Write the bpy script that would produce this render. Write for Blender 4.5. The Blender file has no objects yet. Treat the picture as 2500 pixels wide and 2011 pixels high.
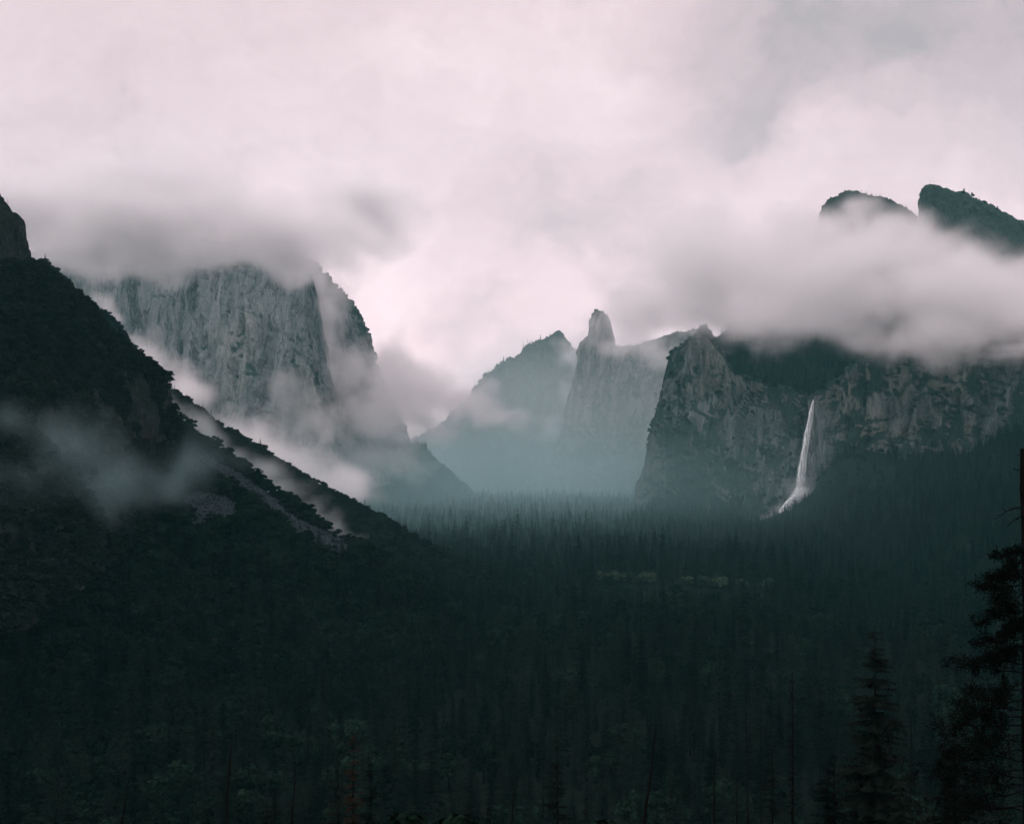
import bpy, math, random
import numpy as np
from mathutils import Vector

SC = bpy.context.scene
COL = SC.collection
rng = np.random.default_rng(7)
random.seed(7)

# ------------------------------------------------------------------ camera
F = 3018.0            # focal length in photograph pixels (2500 wide)
CX, CY = 1250.0, 1115.0
CAMZ = 150.0

def P(px, py, Y):
    """a point of the place seen at photograph pixel (px, py) at distance Y"""
    return ((px - CX) / F * Y, Y, CAMZ - (py - CY) / F * Y)

cam_d = bpy.data.cameras.new('camera')
cam_d.sensor_width = 36.0
cam_d.lens = F / 2500.0 * 36.0
cam_d.shift_y = (CY - 1005.5) / 2500.0
cam_d.clip_start = 0.5
cam_d.clip_end = 60000.0
cam = bpy.data.objects.new('camera', cam_d)
COL.objects.link(cam)
cam.location = (0, 0, CAMZ)
cam.rotation_euler = (math.radians(90), 0, 0)
SC.camera = cam

# ------------------------------------------------------------------ world
SUN_EL, SUN_AZ = 42.0, -92.0      # degrees; azimuth from +Y towards +X
def new_nodes(nt):
    nt.nodes.clear()
    def N(t, **kw):
        n = nt.nodes.new(t)
        for k, v in kw.items():
            setattr(n, k, v)
        return n
    def L(a, b):
        nt.links.new(a, b)
    return N, L

world = bpy.data.worlds.new('World')
SC.world = world
world.use_nodes = True
def build_world():
    nt = world.node_tree
    N, L = new_nodes(nt)
    out = N('ShaderNodeOutputWorld')
    sky = N('ShaderNodeTexSky', sky_type='NISHITA')
    sky.sun_disc = False
    sky.sun_elevation = math.radians(SUN_EL)
    sky.sun_rotation = math.radians(SUN_AZ)
    b0 = N('ShaderNodeBackground'); b0.inputs['Strength'].default_value = 0.06
    L(sky.outputs[0], b0.inputs['Color'])
    tc = N('ShaderNodeTexCoord')
    dirv = tc.outputs['Generated']
    def math_(op, a, b=None, clamp=False):
        m = N('ShaderNodeMath', operation=op); m.use_clamp = clamp
        for i, v in enumerate((a, b)):
            if v is None: continue
            if isinstance(v, (int, float)): m.inputs[i].default_value = v
            else: L(v, m.inputs[i])
        return m.outputs[0]
    # warp the direction a little so cloud masses get ragged borders
    wn = N('ShaderNodeTexNoise'); wn.inputs['Scale'].default_value = 5.0; wn.inputs['Detail'].default_value = 5.0
    wn.inputs['Roughness'].default_value = 0.6
    L(dirv, wn.inputs['Vector'])
    ws = N('ShaderNodeVectorMath', operation='SUBTRACT'); L(wn.outputs['Color'], ws.inputs[0]); ws.inputs[1].default_value = (0.5, 0.5, 0.5)
    wm = N('ShaderNodeVectorMath', operation='SCALE'); L(ws.outputs[0], wm.inputs[0]); wm.inputs['Scale'].default_value = 0.24
    wa = N('ShaderNodeVectorMath', operation='ADD'); L(dirv, wa.inputs[0]); L(wm.outputs[0], wa.inputs[1])
    wv = wa.outputs[0]
    # streaky overcast noise, stretched along a tilted axis
    def fbm(scale, sc, rot, detail=6.0, rough=0.55):
        mp = N('ShaderNodeMapping'); mp.inputs['Rotation'].default_value = rot; mp.inputs['Scale'].default_value = sc
        L(wv, mp.inputs['Vector'])
        n = N('ShaderNodeTexNoise'); n.inputs['Scale'].default_value = scale; n.inputs['Detail'].default_value = detail
        n.inputs['Roughness'].default_value = rough
        L(mp.outputs[0], n.inputs['Vector'])
        return n.outputs['Fac']
    n1 = fbm(4.0, (0.8, 1.0, 1.9), (0, 0.45, 0))
    n2 = fbm(11.0, (0.8, 1.0, 1.7), (0, 0.5, 0), 5.0, 0.6)
    n3 = fbm(26.0, (0.8, 1.0, 1.5), (0, 0.4, 0), 5.0, 0.62)
    # cloud masses of this sky: (px, py, half-width, half-height, amount)
    lobes = [(345, 355, 85, 40, -.26), (1050, 170, 620, 300, .24), (200, 100, 600, 300, .10), (1500, 230, 330, 200, .12), (1830, 395, 420, 100, .16),
             (2330, 200, 620, 330, -.42), (1420, 520, 420, 170, -.24), (2050, 60, 480, 160, -.12), (1750, 300, 260, 90, -.14),
             (1020, 620, 260, 190, .16), (1350, 720, 500, 120, .10), (930, 780, 200, 220, .10), (1060, 900, 220, 120, .22), (1180, 760, 160, 70, -.18),
             (60, 330, 250, 120, -.06), (350, 420, 500, 200, .05), (2420, 520, 160, 90, .08), (1750, 120, 280, 110, -.10)]
    tot = math_('ADD', math_('MULTIPLY', math_('SUBTRACT', n1, 0.5), 1.15), math_('MULTIPLY', math_('SUBTRACT', n2, 0.5), 0.46))
    tot = math_('ADD', tot, math_('MULTIPLY', math_('SUBTRACT', n3, 0.5), 0.24))
    for (px, py, rx, ry, amt) in lobes:
        d = Vector(((px - CX) / F, 1.0, (CY - py) / F)); s = 1.0 / d.length; d.normalize()
        sb = N('ShaderNodeVectorMath', operation='SUBTRACT'); L(wv, sb.inputs[0]); sb.inputs[1].default_value = d
        ml = N('ShaderNodeVectorMath', operation='MULTIPLY'); L(sb.outputs[0], ml.inputs[0]); ml.inputs[1].default_value = (F / rx, 3.0, F / ry)
        ln = N('ShaderNodeVectorMath', operation='LENGTH'); L(ml.outputs[0], ln.inputs[0])
        mr = N('ShaderNodeMapRange', interpolation_type='SMOOTHERSTEP'); L(ln.outputs['Value'], mr.inputs['Value'])
        mr.inputs['From Min'].default_value = 1.45; mr.inputs['From Max'].default_value = 0.0
        mr.inputs['To Min'].default_value = 0.0; mr.inputs['To Max'].default_value = amt
        tot = math_('ADD', tot, mr.outputs[0])
    fac = math_('ADD', tot, 0.55, clamp=True)
    cr = N('ShaderNodeValToRGB'); L(fac, cr.inputs['Fac'])
    e = cr.color_ramp.elements
    e[0].position = 0.0; e[0].color = (0.53, 0.455, 0.485, 1)
    e[1].position = 1.0; e[1].color = (1.05, 0.845, 0.89, 1)
    m = e.new(0.5); m.color = (0.835, 0.645, 0.69, 1)
    # overcast sky grows brighter towards the zenith, and stays white-ish at the horizon
    sx = N('ShaderNodeSeparateXYZ'); L(dirv, sx.inputs[0])
    hz = N('ShaderNodeMapRange'); L(sx.outputs['Z'], hz.inputs['Value'])
    hz.inputs['From Min'].default_value = 0.0; hz.inputs['From Max'].default_value = 0.30
    hz.inputs['To Min'].default_value = 1.45; hz.inputs['To Max'].default_value = 1.0
    zn = N('ShaderNodeMapRange', interpolation_type='SMOOTHSTEP'); L(sx.outputs['Z'], zn.inputs['Value'])
    zn.inputs['From Min'].default_value = 0.30; zn.inputs['From Max'].default_value = 0.95
    zn.inputs['To Min'].default_value = 0.0; zn.inputs['To Max'].default_value = 1.3
    st = math_('ADD', hz.outputs[0], zn.outputs[0])
    b1 = N('ShaderNodeBackground'); L(cr.outputs['Color'], b1.inputs['Color']); L(st, b1.inputs['Strength'])
    mix = N('ShaderNodeMixShader'); mix.inputs[0].default_value = 0.96
    L(b0.outputs[0], mix.inputs[1]); L(b1.outputs[0], mix.inputs[2])
    L(mix.outputs[0], out.inputs['Surface'])
build_world()
world.cycles.sampling_method = 'MANUAL'
world.cycles.sample_map_resolution = 256

sun_d = bpy.data.lights.new('sun', 'SUN')
sun_d.energy = 1.4
sun_d.angle = math.radians(24)
sun_d.color = (1.0, 0.93, 0.9)
sun = bpy.data.objects.new('sun', sun_d)
COL.objects.link(sun)
sd = Vector((math.sin(math.radians(SUN_AZ)) * math.cos(math.radians(SUN_EL)), math.cos(math.radians(SUN_AZ)) * math.cos(math.radians(SUN_EL)), math.sin(math.radians(SUN_EL))))
sun.rotation_euler = sd.to_track_quat('Z', 'Y').to_euler()
sun.location = (0, 0, 1500)

vs = SC.view_settings
SC.display_settings.display_device = 'sRGB'
vs.view_transform = 'Standard'; vs.look = 'None'; vs.gamma = 1.0; vs.use_curve_mapping = False
vs.exposure = 0.0
SC.render.engine = 'CYCLES'
cy = SC.cycles
cy.use_denoising = True
cy.max_bounces = 10; cy.diffuse_bounces = 2; cy.glossy_bounces = 1; cy.transmission_bounces = 2
cy.volume_bounces = 4; cy.transparent_max_bounces = 16
cy.volume_step_rate = 1.0; cy.volume_max_steps = 256
cy.use_adaptive_sampling = True; cy.adaptive_threshold = 0.015
cy.caustics_reflective = False; cy.caustics_refractive = False

# ------------------------------------------------------------------ helpers
def tag(o, label=None, cat=None, group=None, kind=None):
    if label: o['label'] = label
    if cat: o['category'] = cat
    if group: o['group'] = group
    if kind: o['kind'] = kind
    return o

def mesh_np(name, verts, faces, mat=None, smooth=True):
    verts = np.asarray(verts, np.float32); faces = np.asarray(faces, np.int32)
    me = bpy.data.meshes.new(name)
    n, k = faces.shape
    me.vertices.add(len(verts)); me.vertices.foreach_set('co', verts.ravel())
    me.loops.add(n * k); me.loops.foreach_set('vertex_index', faces.ravel())
    me.polygons.add(n)
    me.polygons.foreach_set('loop_start', np.arange(0, n * k, k, dtype=np.int32))
    me.polygons.foreach_set('loop_total', np.full(n, k, np.int32))
    me.polygons.foreach_set('use_smooth', np.full(n, smooth, bool))
    me.update(calc_edges=True)
    if mat: me.materials.append(mat)
    return me

def add(name, me, parent=None, loc=None):
    o = bpy.data.objects.new(name, me)
    COL.objects.link(o)
    if parent: o.parent = parent
    if loc is not None: o.location = loc
    return o

def empty(name, loc, rz=0.0, s=None):
    o = bpy.data.objects.new(name, None)
    COL.objects.link(o)
    o.empty_display_size = 0.5
    o.location = loc; o.rotation_euler = (0, 0, rz)
    if s is not None: o.scale = s
    return o

def _hash(ix, iy, iz, seed):
    h = (ix.astype(np.uint32) * np.uint32(374761393) + iy.astype(np.uint32) * np.uint32(668265263)
         + iz.astype(np.uint32) * np.uint32(2147483647) + np.uint32(seed * 974634 + 12345))
    h = (h ^ (h >> np.uint32(13))) * np.uint32(1274126177)
    h = (h ^ (h >> np.uint32(16))) * np.uint32(2246822519)
    h ^= h >> np.uint32(15)
    return h.astype(np.float64) / 4294967295.0

def vnoise(x, y, z, seed=0):
    fx, fy, fz = np.floor(x), np.floor(y), np.floor(z)
    ix, iy, iz = fx.astype(np.int64), fy.astype(np.int64), fz.astype(np.int64)
    tx, ty, tz = x - fx, y - fy, z - fz
    tx = tx * tx * (3 - 2 * tx); ty = ty * ty * (3 - 2 * ty); tz = tz * tz * (3 - 2 * tz)
    r = 0.0
    for a in (0, 1):
        for b in (0, 1):
            for c in (0, 1):
                w = (tx if a else 1 - tx) * (ty if b else 1 - ty) * (tz if c else 1 - tz)
                r = r + w * _hash(ix + a, iy + b, iz + c, seed)
    return r

def fbm(x, y, z, octs=5, seed=0, gain=0.5, ridged=False):
    amp, tot, r, f = 1.0, 0.0, 0.0, 1.0
    for i in range(octs):
        n = vnoise(x * f + 17.3 * i, y * f - 9.1 * i, z * f + 5.7 * i, seed + i * 13)
        if ridged: n = 1 - np.abs(2 * n - 1)
        r = r + amp * n; tot += amp
        amp *= gain; f *= 2.03
    return r / tot

def resample(pts, n, t=None):
    pts = np.asarray(pts, float)
    if t is None:
        d = np.r_[0, np.cumsum(np.linalg.norm(np.diff(pts, axis=0), axis=1))]
        t = d / d[-1]
    u = np.linspace(0, 1, n)
    return np.stack([np.interp(u, t, pts[:, k]) for k in range(3)], 1)

def loft(rows, ns, nv, matched=False, world_pts=False):
    """rows of (px, py, Y), top row first -> grid (nv, ns, 3)"""
    W = [np.array([P(*p) for p in r]) for r in rows]
    t = None
    if matched:
        d = sum(np.r_[0, np.cumsum(np.linalg.norm(np.diff(w, axis=0), axis=1))] / 1.0 for w in W)
        t = d / d[-1]
    R = np.array([resample(w, ns, t) for w in W])          # (k, ns, 3)
    k = len(R)
    seg = np.r_[0, np.cumsum(np.linalg.norm(np.diff(R, axis=0), axis=2).mean(1))]
    tv = seg / seg[-1]
    u = np.linspace(0, 1, nv)
    G = np.empty((nv, ns, 3))
    # Catmull-Rom style (monotone-ish) interpolation down the columns
    idx = np.clip(np.searchsorted(tv, u, side='right') - 1, 0, k - 2)
    f = (u - tv[idx]) / (tv[idx + 1] - tv[idx])
    G = R[idx] * (1 - f)[:, None, None] + R[idx + 1] * f[:, None, None]
    return G, tv

def grid_normals(G):
    du = np.gradient(G, axis=1); dv = np.gradient(G, axis=0)
    n = np.cross(dv, du)
    n /= np.linalg.norm(n, axis=2, keepdims=True) + 1e-9
    # face the viewer
    s = np.sign((n * (np.array([0, 0, CAMZ]) - G)).sum(2, keepdims=True)); s[s == 0] = 1
    return n * s

def grid_faces(nv, ns):
    i = np.arange(nv * ns).reshape(nv, ns)
    return np.stack([i[:-1, :-1], i[1:, :-1], i[1:, 1:], i[:-1, 1:]], -1).reshape(-1, 4)

def grid_obj(name, G, mat, smooth=True):
    nv, ns, _ = G.shape
    return add(name, mesh_np(name, G.reshape(-1, 3), grid_faces(nv, ns), mat, smooth))

def smooth_normals(G, k):
    n = grid_normals(G)
    for _ in range(k):
        m = n.copy(); m[1:] += n[:-1]; m[:-1] += n[1:]; m[:, 1:] += n[:, :-1]; m[:, :-1] += n[:, 1:]
        n = m / (np.linalg.norm(m, axis=2, keepdims=True) + 1e-9)
    return n

def cliff_relief(G, scale=1.0, a_big=18, a_pil=9, a_fine=3.0, seed=0, fade=None):
    n = smooth_normals(G, 12)
    x, y, z = G[..., 0] / scale, G[..., 1] / scale, G[..., 2] / scale
    big = fbm(x / 170, y / 170, z / 260, 4, seed) - 0.5
    wob = (fbm(x / 90, y / 90, z / 120, 3, seed + 5) - 0.5) * 40
    pil = fbm((x + wob) / 46, (y + wob) / 46, z / 330, 4, seed + 9, 0.55, True) - 0.6
    blk = fbm(x / 26, y / 26, z / 60, 4, seed + 21, 0.55) - 0.5
    crk = fbm((x + wob * .7) / 30, (y + wob * .7) / 30, z / 210, 3, seed + 33, 0.5, True)
    crk = np.clip((crk - 0.80) / 0.12, 0, 1)
    led = fbm(x / 110, y / 110, (z + .5 * x) / 60, 3, seed + 41, 0.5, True)
    led = np.clip((led - 0.80) / 0.12, 0, 1)
    d = a_big * 2 * big + a_pil * 2 * pil + a_fine * 2 * blk - crk * a_pil * 0.95 - led * a_fine * 0.7
    if fade is not None: d = d * fade
    return G + n * (d * scale)[..., None]

def hill_relief(G, amp=10, rock=None, seed=0, size=60.0):
    n = smooth_normals(G, 6)
    x, y, z = G[..., 0], G[..., 1], G[..., 2]
    d = (fbm(x / size, y / size, z / size, 5, seed) - 0.5) * 2 * amp
    d += (fbm(x / 14, y / 14, z / 22, 3, seed + 3, 0.6, True) - 0.6) * amp * 0.45
    return G + n * d[..., None]

# ------------------------------------------------------------------ materials
def mat_new(name):
    m = bpy.data.materials.new(name); m.use_nodes = True
    N, L = new_nodes(m.node_tree)
    return m, N, L

def rock_mat(name, dark, light, tan, veg, veg_amt=0.35, sc=1.0, streak=1.0, veg_lo=0.25):
    m, N, L = mat_new(name)
    out = N('ShaderNodeOutputMaterial'); b = N('ShaderNodeBsdfPrincipled')
    b.inputs['Roughness'].default_value = 0.85; b.inputs['Specular IOR Level'].default_value = 0.05
    g = N('ShaderNodeNewGeometry'); pos = g.outputs['Position']
    def noise(scale, mapsc, detail=6, rough=0.6):
        mp = N('ShaderNodeMapping'); mp.inputs['Scale'].default_value = mapsc; L(pos, mp.inputs['Vector'])
        n = N('ShaderNodeTexNoise'); n.inputs['Scale'].default_value = scale; n.inputs['Detail'].default_value = detail
        n.inputs['Roughness'].default_value = rough; L(mp.outputs[0], n.inputs['Vector']); return n.outputs['Fac']
    def ramp(f, stops):
        r = N('ShaderNodeValToRGB'); L(f, r.inputs['Fac']); e = r.color_ramp.elements
        e[0].position, e[0].color = stops[0][0], (*stops[0][1], 1)
        e[1].position, e[1].color = stops[-1][0], (*stops[-1][1], 1)
        for p, c in stops[1:-1]:
            q = e.new(p); q.color = (*c, 1)
        return r.outputs['Color']
    def mix(f, a, bb, mode='MIX'):
        x = N('ShaderNodeMix', data_type='RGBA', blend_type=mode)
        for s, v in ((0, f), (6, a), (7, bb)):
            if isinstance(v, (int, float)): x.inputs[s].default_value = v
            elif isinstance(v, tuple): x.inputs[s].default_value = (*v, 1)
            else: L(v, x.inputs[s])
        return x.outputs[2]
    wn = N('ShaderNodeTexNoise'); wn.inputs['Scale'].default_value = 0.012 / sc; wn.inputs['Detail'].default_value = 4
    L(pos, wn.inputs['Vector'])
    wsub = N('ShaderNodeVectorMath', operation='SUBTRACT'); L(wn.outputs['Color'], wsub.inputs[0]); wsub.inputs[1].default_value = (.5, .5, .5)
    wsc = N('ShaderNodeVectorMath', operation='SCALE'); L(wsub.outputs[0], wsc.inputs[0]); wsc.inputs['Scale'].default_value = 60 * sc
    wad = N('ShaderNodeVectorMath', operation='ADD'); L(pos, wad.inputs[0]); L(wsc.outputs[0], wad.inputs[1])
    pos = wad.outputs[0]
    s1 = noise(0.03 / sc, (1, 1, 0.22), 9, 0.7)              # vertical water streaks
    s2 = noise(0.12 / sc, (1, 1, 0.13), 7, 0.65)
    base = ramp(s1, [(0.34, dark), (0.5, tuple((a + c) / 2 for a, c in zip(dark, light))), (0.66, light)])
    st = ramp(s2, [(0.36, (0.42, 0.45, 0.48)), (0.47, (0.92, 0.93, 0.93)), (0.58, (1.0, 1.0, 1.0)), (0.74, (1.5, 1.47, 1.42))])
    base = mix(streak, base, st, 'MULTIPLY')
    ck = noise(0.045 / sc, (1, 1, 0.14), 5, 0.6)
    cs = N('ShaderNodeMath', operation='SUBTRACT'); L(ck, cs.inputs[0]); cs.inputs[1].default_value = 0.5
    ca = N('ShaderNodeMath', operation='ABSOLUTE'); L(cs.outputs[0], ca.inputs[0])
    base = mix(1.0, base, ramp(ca.outputs[0], [(0.0, (0.36, 0.37, 0.38)), (0.028, (1, 1, 1)), (1.0, (1.05, 1.05, 1.05))]), 'MULTIPLY')
    big = noise(0.008 / sc, (1, 1, 0.7), 5, 0.6)
    tf = ramp(big, [(0.45, (0, 0, 0)), (0.65, (1, 1, 1))])
    tm = N('ShaderNodeMath', operation='MULTIPLY'); L(tf, tm.inputs[0]); tm.inputs[1].default_value = 0.55
    base = mix(tm.outputs[0], base, mix(1.0, tan, st, 'MULTIPLY'))
    fine = noise(0.4 / sc, (1, 1, 0.6), 6, 0.7)
    base = mix(0.7, base, ramp(fine, [(0.3, (0.55, 0.55, 0.55)), (0.7, (1.4, 1.4, 1.4))]), 'MULTIPLY')
    # brush on ledges: gentle faces and cracks that hold soil
    sx = N('ShaderNodeSeparateXYZ'); L(g.outputs['Normal'], sx.inputs[0])
    vn = noise(0.016 / sc, (1, 1, 0.75), 9, 0.66)
    a1 = N('ShaderNodeMath', operation='MULTIPLY_ADD'); L(sx.outputs['Z'], a1.inputs[0]); a1.inputs[1].default_value = 0.45; L(vn, a1.inputs[2])
    mr = N('ShaderNodeMapRange', interpolation_type='SMOOTHSTEP'); L(a1.outputs[0], mr.inputs['Value'])
    mr.inputs['From Min'].default_value = 1.0 - veg_amt - veg_lo * 0.3; mr.inputs['From Max'].default_value = 1.0 - veg_amt + 0.06
    vt = ramp(noise(0.16 / sc, (1, 1, 1), 5, 0.7), [(0.34, tuple(c * .45 for c in veg)), (0.66, tuple(c * 1.7 for c in veg))])
    base = mix(mr.outputs[0], base, vt)
    L(base, b.inputs['Base Color'])
    bp = N('ShaderNodeBump'); bp.inputs['Strength'].default_value = 0.8; bp.inputs['Distance'].default_value = 3.0 * sc
    bm = N('ShaderNodeMath', operation='ADD'); L(s2, bm.inputs[0]); L(fine, bm.inputs[1])
    L(bm.outputs[0], bp.inputs['Height']); L(bp.outputs[0], b.inputs['Normal'])
    L(b.outputs[0], out.inputs['Surface'])
    return m

def soil_mat(name, c0, c1, scale=0.05):
    m, N, L = mat_new(name)
    out = N('ShaderNodeOutputMaterial'); b = N('ShaderNodeBsdfPrincipled')
    b.inputs['Roughness'].default_value = 0.95; b.inputs['Specular IOR Level'].default_value = 0.0
    g = N('ShaderNodeNewGeometry')
    n = N('ShaderNodeTexNoise'); n.inputs['Scale'].default_value = scale; n.inputs['Detail'].default_value = 8; n.inputs['Roughness'].default_value = 0.7
    L(g.outputs['Position'], n.inputs['Vector'])
    r = N('ShaderNodeValToRGB'); L(n.outputs['Fac'], r.inputs['Fac']); e = r.color_ramp.elements
    e[0].position, e[0].color = 0.35, (*c0, 1); e[1].position, e[1].color = 0.68, (*c1, 1)
    L(r.outputs[0], b.inputs['Base Color'])
    bp = N('ShaderNodeBump'); bp.inputs['Strength'].default_value = 0.7; bp.inputs['Distance'].default_value = 2.0
    L(n.outputs['Fac'], bp.inputs['Height']); L(bp.outputs[0], b.inputs['Normal'])
    L(b.outputs[0], out.inputs['Surface'])
    return m

def leaf_mat(name, c0, c1, trans=0.0):
    m, N, L = mat_new(name)
    out = N('ShaderNodeOutputMaterial'); b = N('ShaderNodeBsdfPrincipled')
    b.inputs['Roughness'].default_value = 0.9; b.inputs['Specular IOR Level'].default_value = 0.0
    oi = N('ShaderNodeObjectInfo'); g = N('ShaderNodeNewGeometry')
    n = N('ShaderNodeTexNoise'); n.inputs['Scale'].default_value = 0.35; n.inputs['Detail'].default_value = 3
    L(g.outputs['Position'], n.inputs['Vector'])
    big = N('ShaderNodeTexNoise'); big.inputs['Scale'].default_value = 0.012; big.inputs['Detail'].default_value = 3
    L(g.outputs['Position'], big.inputs['Vector'])
    a = N('ShaderNodeMath', operation='MULTIPLY_ADD'); L(oi.outputs['Random'], a.inputs[0]); a.inputs[1].default_value = 0.75
    s = N('ShaderNodeMath', operation='MULTIPLY_ADD'); L(n.outputs['Fac'], s.inputs[0]); s.inputs[1].default_value = 0.5
    t = N('ShaderNodeMath', operation='MULTIPLY_ADD'); L(big.outputs['Fac'], t.inputs[0]); t.inputs[1].default_value = 0.7; t.inputs[2].default_value = -0.32
    L(t.outputs[0], s.inputs[2]); L(s.outputs[0], a.inputs[2])
    r = N('ShaderNodeValToRGB'); L(a.outputs[0], r.inputs['Fac']); e = r.color_ramp.elements
    e[0].position, e[0].color = 0.30, (*c0, 1); e[1].position, e[1].color = 1.0, (*c1, 1)
    L(r.outputs[0], b.inputs['Base Color'])
    L(b.outputs[0], out.inputs['Surface'])
    return m

def bark_mat(name, c0, c1):
    m, N, L = mat_new(name)
    out = N('ShaderNodeOutputMaterial'); b = N('ShaderNodeBsdfPrincipled')
    b.inputs['Roughness'].default_value = 0.95; b.inputs['Specular IOR Level'].default_value = 0.0
    g = N('ShaderNodeNewGeometry')
    mp = N('ShaderNodeMapping'); mp.inputs['Scale'].default_value = (1, 1, 0.15); L(g.outputs['Position'], mp.inputs['Vector'])
    n = N('ShaderNodeTexNoise'); n.inputs['Scale'].default_value = 9; n.inputs['Detail'].default_value = 5
    L(mp.outputs[0], n.inputs['Vector'])
    r = N('ShaderNodeValToRGB'); L(n.outputs['Fac'], r.inputs['Fac']); e = r.color_ramp.elements
    e[0].position, e[0].color = 0.3, (*c0, 1); e[1].position, e[1].color = 0.75, (*c1, 1)
    L(r.outputs[0], b.inputs['Base Color'])
    bp = N('ShaderNodeBump'); bp.inputs['Strength'].default_value = 0.6; bp.inputs['Distance'].default_value = 0.1
    L(n.outputs['Fac'], bp.inputs['Height']); L(bp.outputs[0], b.inputs['Normal'])
    L(b.outputs[0], out.inputs['Surface'])
    return m

VEG = (0.022, 0.036, 0.032)
M = {}
M['granite'] = rock_mat('granite', (0.085, 0.110, 0.119), (0.20, 0.235, 0.237), (0.205, 0.22, 0.20), VEG, 0.30, 2.2, 0.6)
M['granite_far'] = rock_mat('granite_far', (0.08, 0.09, 0.1), (0.2, 0.205, 0.205), (0.19, 0.18, 0.15), VEG, 0.32, 2.6, 0.6)
M['granite_wet'] = rock_mat('granite_wet', (0.022, 0.031, 0.034), (0.125, 0.145, 0.146), (0.14, 0.138, 0.115), (0.010, 0.019, 0.017), 0.40, 1.3, 0.75)
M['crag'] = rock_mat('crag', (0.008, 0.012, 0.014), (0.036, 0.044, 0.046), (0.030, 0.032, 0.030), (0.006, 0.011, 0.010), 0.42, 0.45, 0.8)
M['wooded'] = rock_mat('wooded', (0.05, 0.058, 0.058), (0.12, 0.12, 0.115), (0.11, 0.105, 0.085), VEG, 0.62, 1.2, 0.7)
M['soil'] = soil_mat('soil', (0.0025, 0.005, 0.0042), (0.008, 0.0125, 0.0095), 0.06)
M['scree'] = soil_mat('scree', (0.010, 0.0165, 0.020), (0.058, 0.080, 0.093), 0.9)
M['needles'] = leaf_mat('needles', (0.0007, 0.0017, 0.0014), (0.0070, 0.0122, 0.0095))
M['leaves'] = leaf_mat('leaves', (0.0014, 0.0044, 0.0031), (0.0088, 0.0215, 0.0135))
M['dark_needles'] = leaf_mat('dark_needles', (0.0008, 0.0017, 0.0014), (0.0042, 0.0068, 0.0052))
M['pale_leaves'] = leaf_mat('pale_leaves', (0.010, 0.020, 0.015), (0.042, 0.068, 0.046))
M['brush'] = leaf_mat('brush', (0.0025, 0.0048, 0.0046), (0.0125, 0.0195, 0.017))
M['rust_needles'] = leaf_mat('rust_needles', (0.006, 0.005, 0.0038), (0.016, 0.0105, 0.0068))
M['bark'] = bark_mat('bark', (0.0025, 0.0028, 0.0028), (0.008, 0.0082, 0.0078))
M['dead_wood'] = bark_mat('dead_wood', (0.0028, 0.003, 0.003), (0.009, 0.0088, 0.0082))

# ------------------------------------------------------------------ ground
def ground_z(x, y):
    near = np.maximum(0.0, 146.0 - 0.40 * np.maximum(y, -60))
    near = np.where(y < 0, 146.0 + 0.05 * -y, near)
    n = (fbm(x / 180, y / 180, x * 0 + 0.3, 4, 3) - 0.5)
    return near + n * np.where(near > 1, 8.0, 14.0) - 2.0

def build_ground():
    ys = np.r_[np.linspace(-250, 0, 14)[:-1], np.geomspace(20, 9500, 240) - 20]
    a = np.linspace(-0.85, 0.85, 260)
    Y, A = np.meshgrid(ys, a, indexing='ij')
    X = A * (np.abs(Y) + 350)
    Z = ground_z(X, Y)
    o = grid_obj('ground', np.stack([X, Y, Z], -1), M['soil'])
    tag(o, 'dark wooded valley floor running back between the cliffs', 'valley floor', kind='structure')
build_ground()

GR = {}        # lofted surfaces, for scattering

# near left hillside with the rock spire at the frame edge
crestA = [(-420, 250, 800), (-260, 330, 830), (-120, 400, 860), (-50, 440, 868), (0, 475, 870), (16, 504, 872), (25, 530, 873), (34, 524, 873), (47, 540, 874), (54, 571, 875), (67, 602, 876), (74, 641, 878),
          (99, 648, 880), (117, 670, 882), (150, 691, 886), (176, 717, 890), (208, 740, 894), (236, 768, 898), (244, 800, 900), (291, 831, 906), (322, 862, 910),
          (363, 888, 915), (397, 914, 920), (407, 945, 922), (410, 992, 924), (425, 1023, 926), (428, 1065, 930), (425, 1110, 935)]
backA = [(p, q + 90 - i * 3, Y + 160) for i, (p, q, Y) in enumerate(crestA)]
midA = [(-420, 820, 690), (-100, 880, 720), (0, 890, 730), (80, 900, 745), (200, 960, 790), (300, 1020, 830), (370, 1090, 890), (410, 1150, 920)]
footA = [(-420, 1650, 480), (-100, 1600, 520), (60, 1540, 560), (200, 1440, 640), (300, 1340, 740), (400, 1240, 860)]
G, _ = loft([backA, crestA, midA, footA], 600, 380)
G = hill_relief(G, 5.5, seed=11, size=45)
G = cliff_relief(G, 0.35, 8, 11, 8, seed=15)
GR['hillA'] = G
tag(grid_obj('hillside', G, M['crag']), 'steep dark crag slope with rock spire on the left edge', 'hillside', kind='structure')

crestB = [(120, 850, 1150), (300, 950, 1130), (380, 1000, 1115), (425, 1030, 1110), (451, 1046, 1105), (498, 1079, 1100), (545, 1112, 1095), (597, 1146, 1090), (628, 1182, 1085), (675, 1214, 1080),
          (727, 1246, 1070), (778, 1278, 1060), (820, 1306, 1055), (861, 1328, 1050), (931, 1368, 1040), (1020, 1425, 1020), (1110, 1500, 1000), (1200, 1580, 980)]
backB = [(p, q + 70, Y + 160) for (p, q, Y) in crestB]
midB = [(-350, 1150, 760), (0, 1170, 820), (300, 1210, 880), (560, 1290, 930), (800, 1420, 940), (1000, 1530, 940), (1200, 1610, 940)]
footB = [(-350, 2030, 512), (0, 1960, 550), (300, 1880, 600), (700, 1760, 705), (1000, 1700, 780), (1250, 1640, 870)]
G, _ = loft([backB, crestB, midB, footB], 300, 260)
G = hill_relief(G, 5, seed=31, size=60)
GR['hillB'] = G
tag(grid_obj('hillside', G, M['soil']), 'brush covered slope with pale scree falling to the valley', 'hillside', kind='structure')

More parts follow.
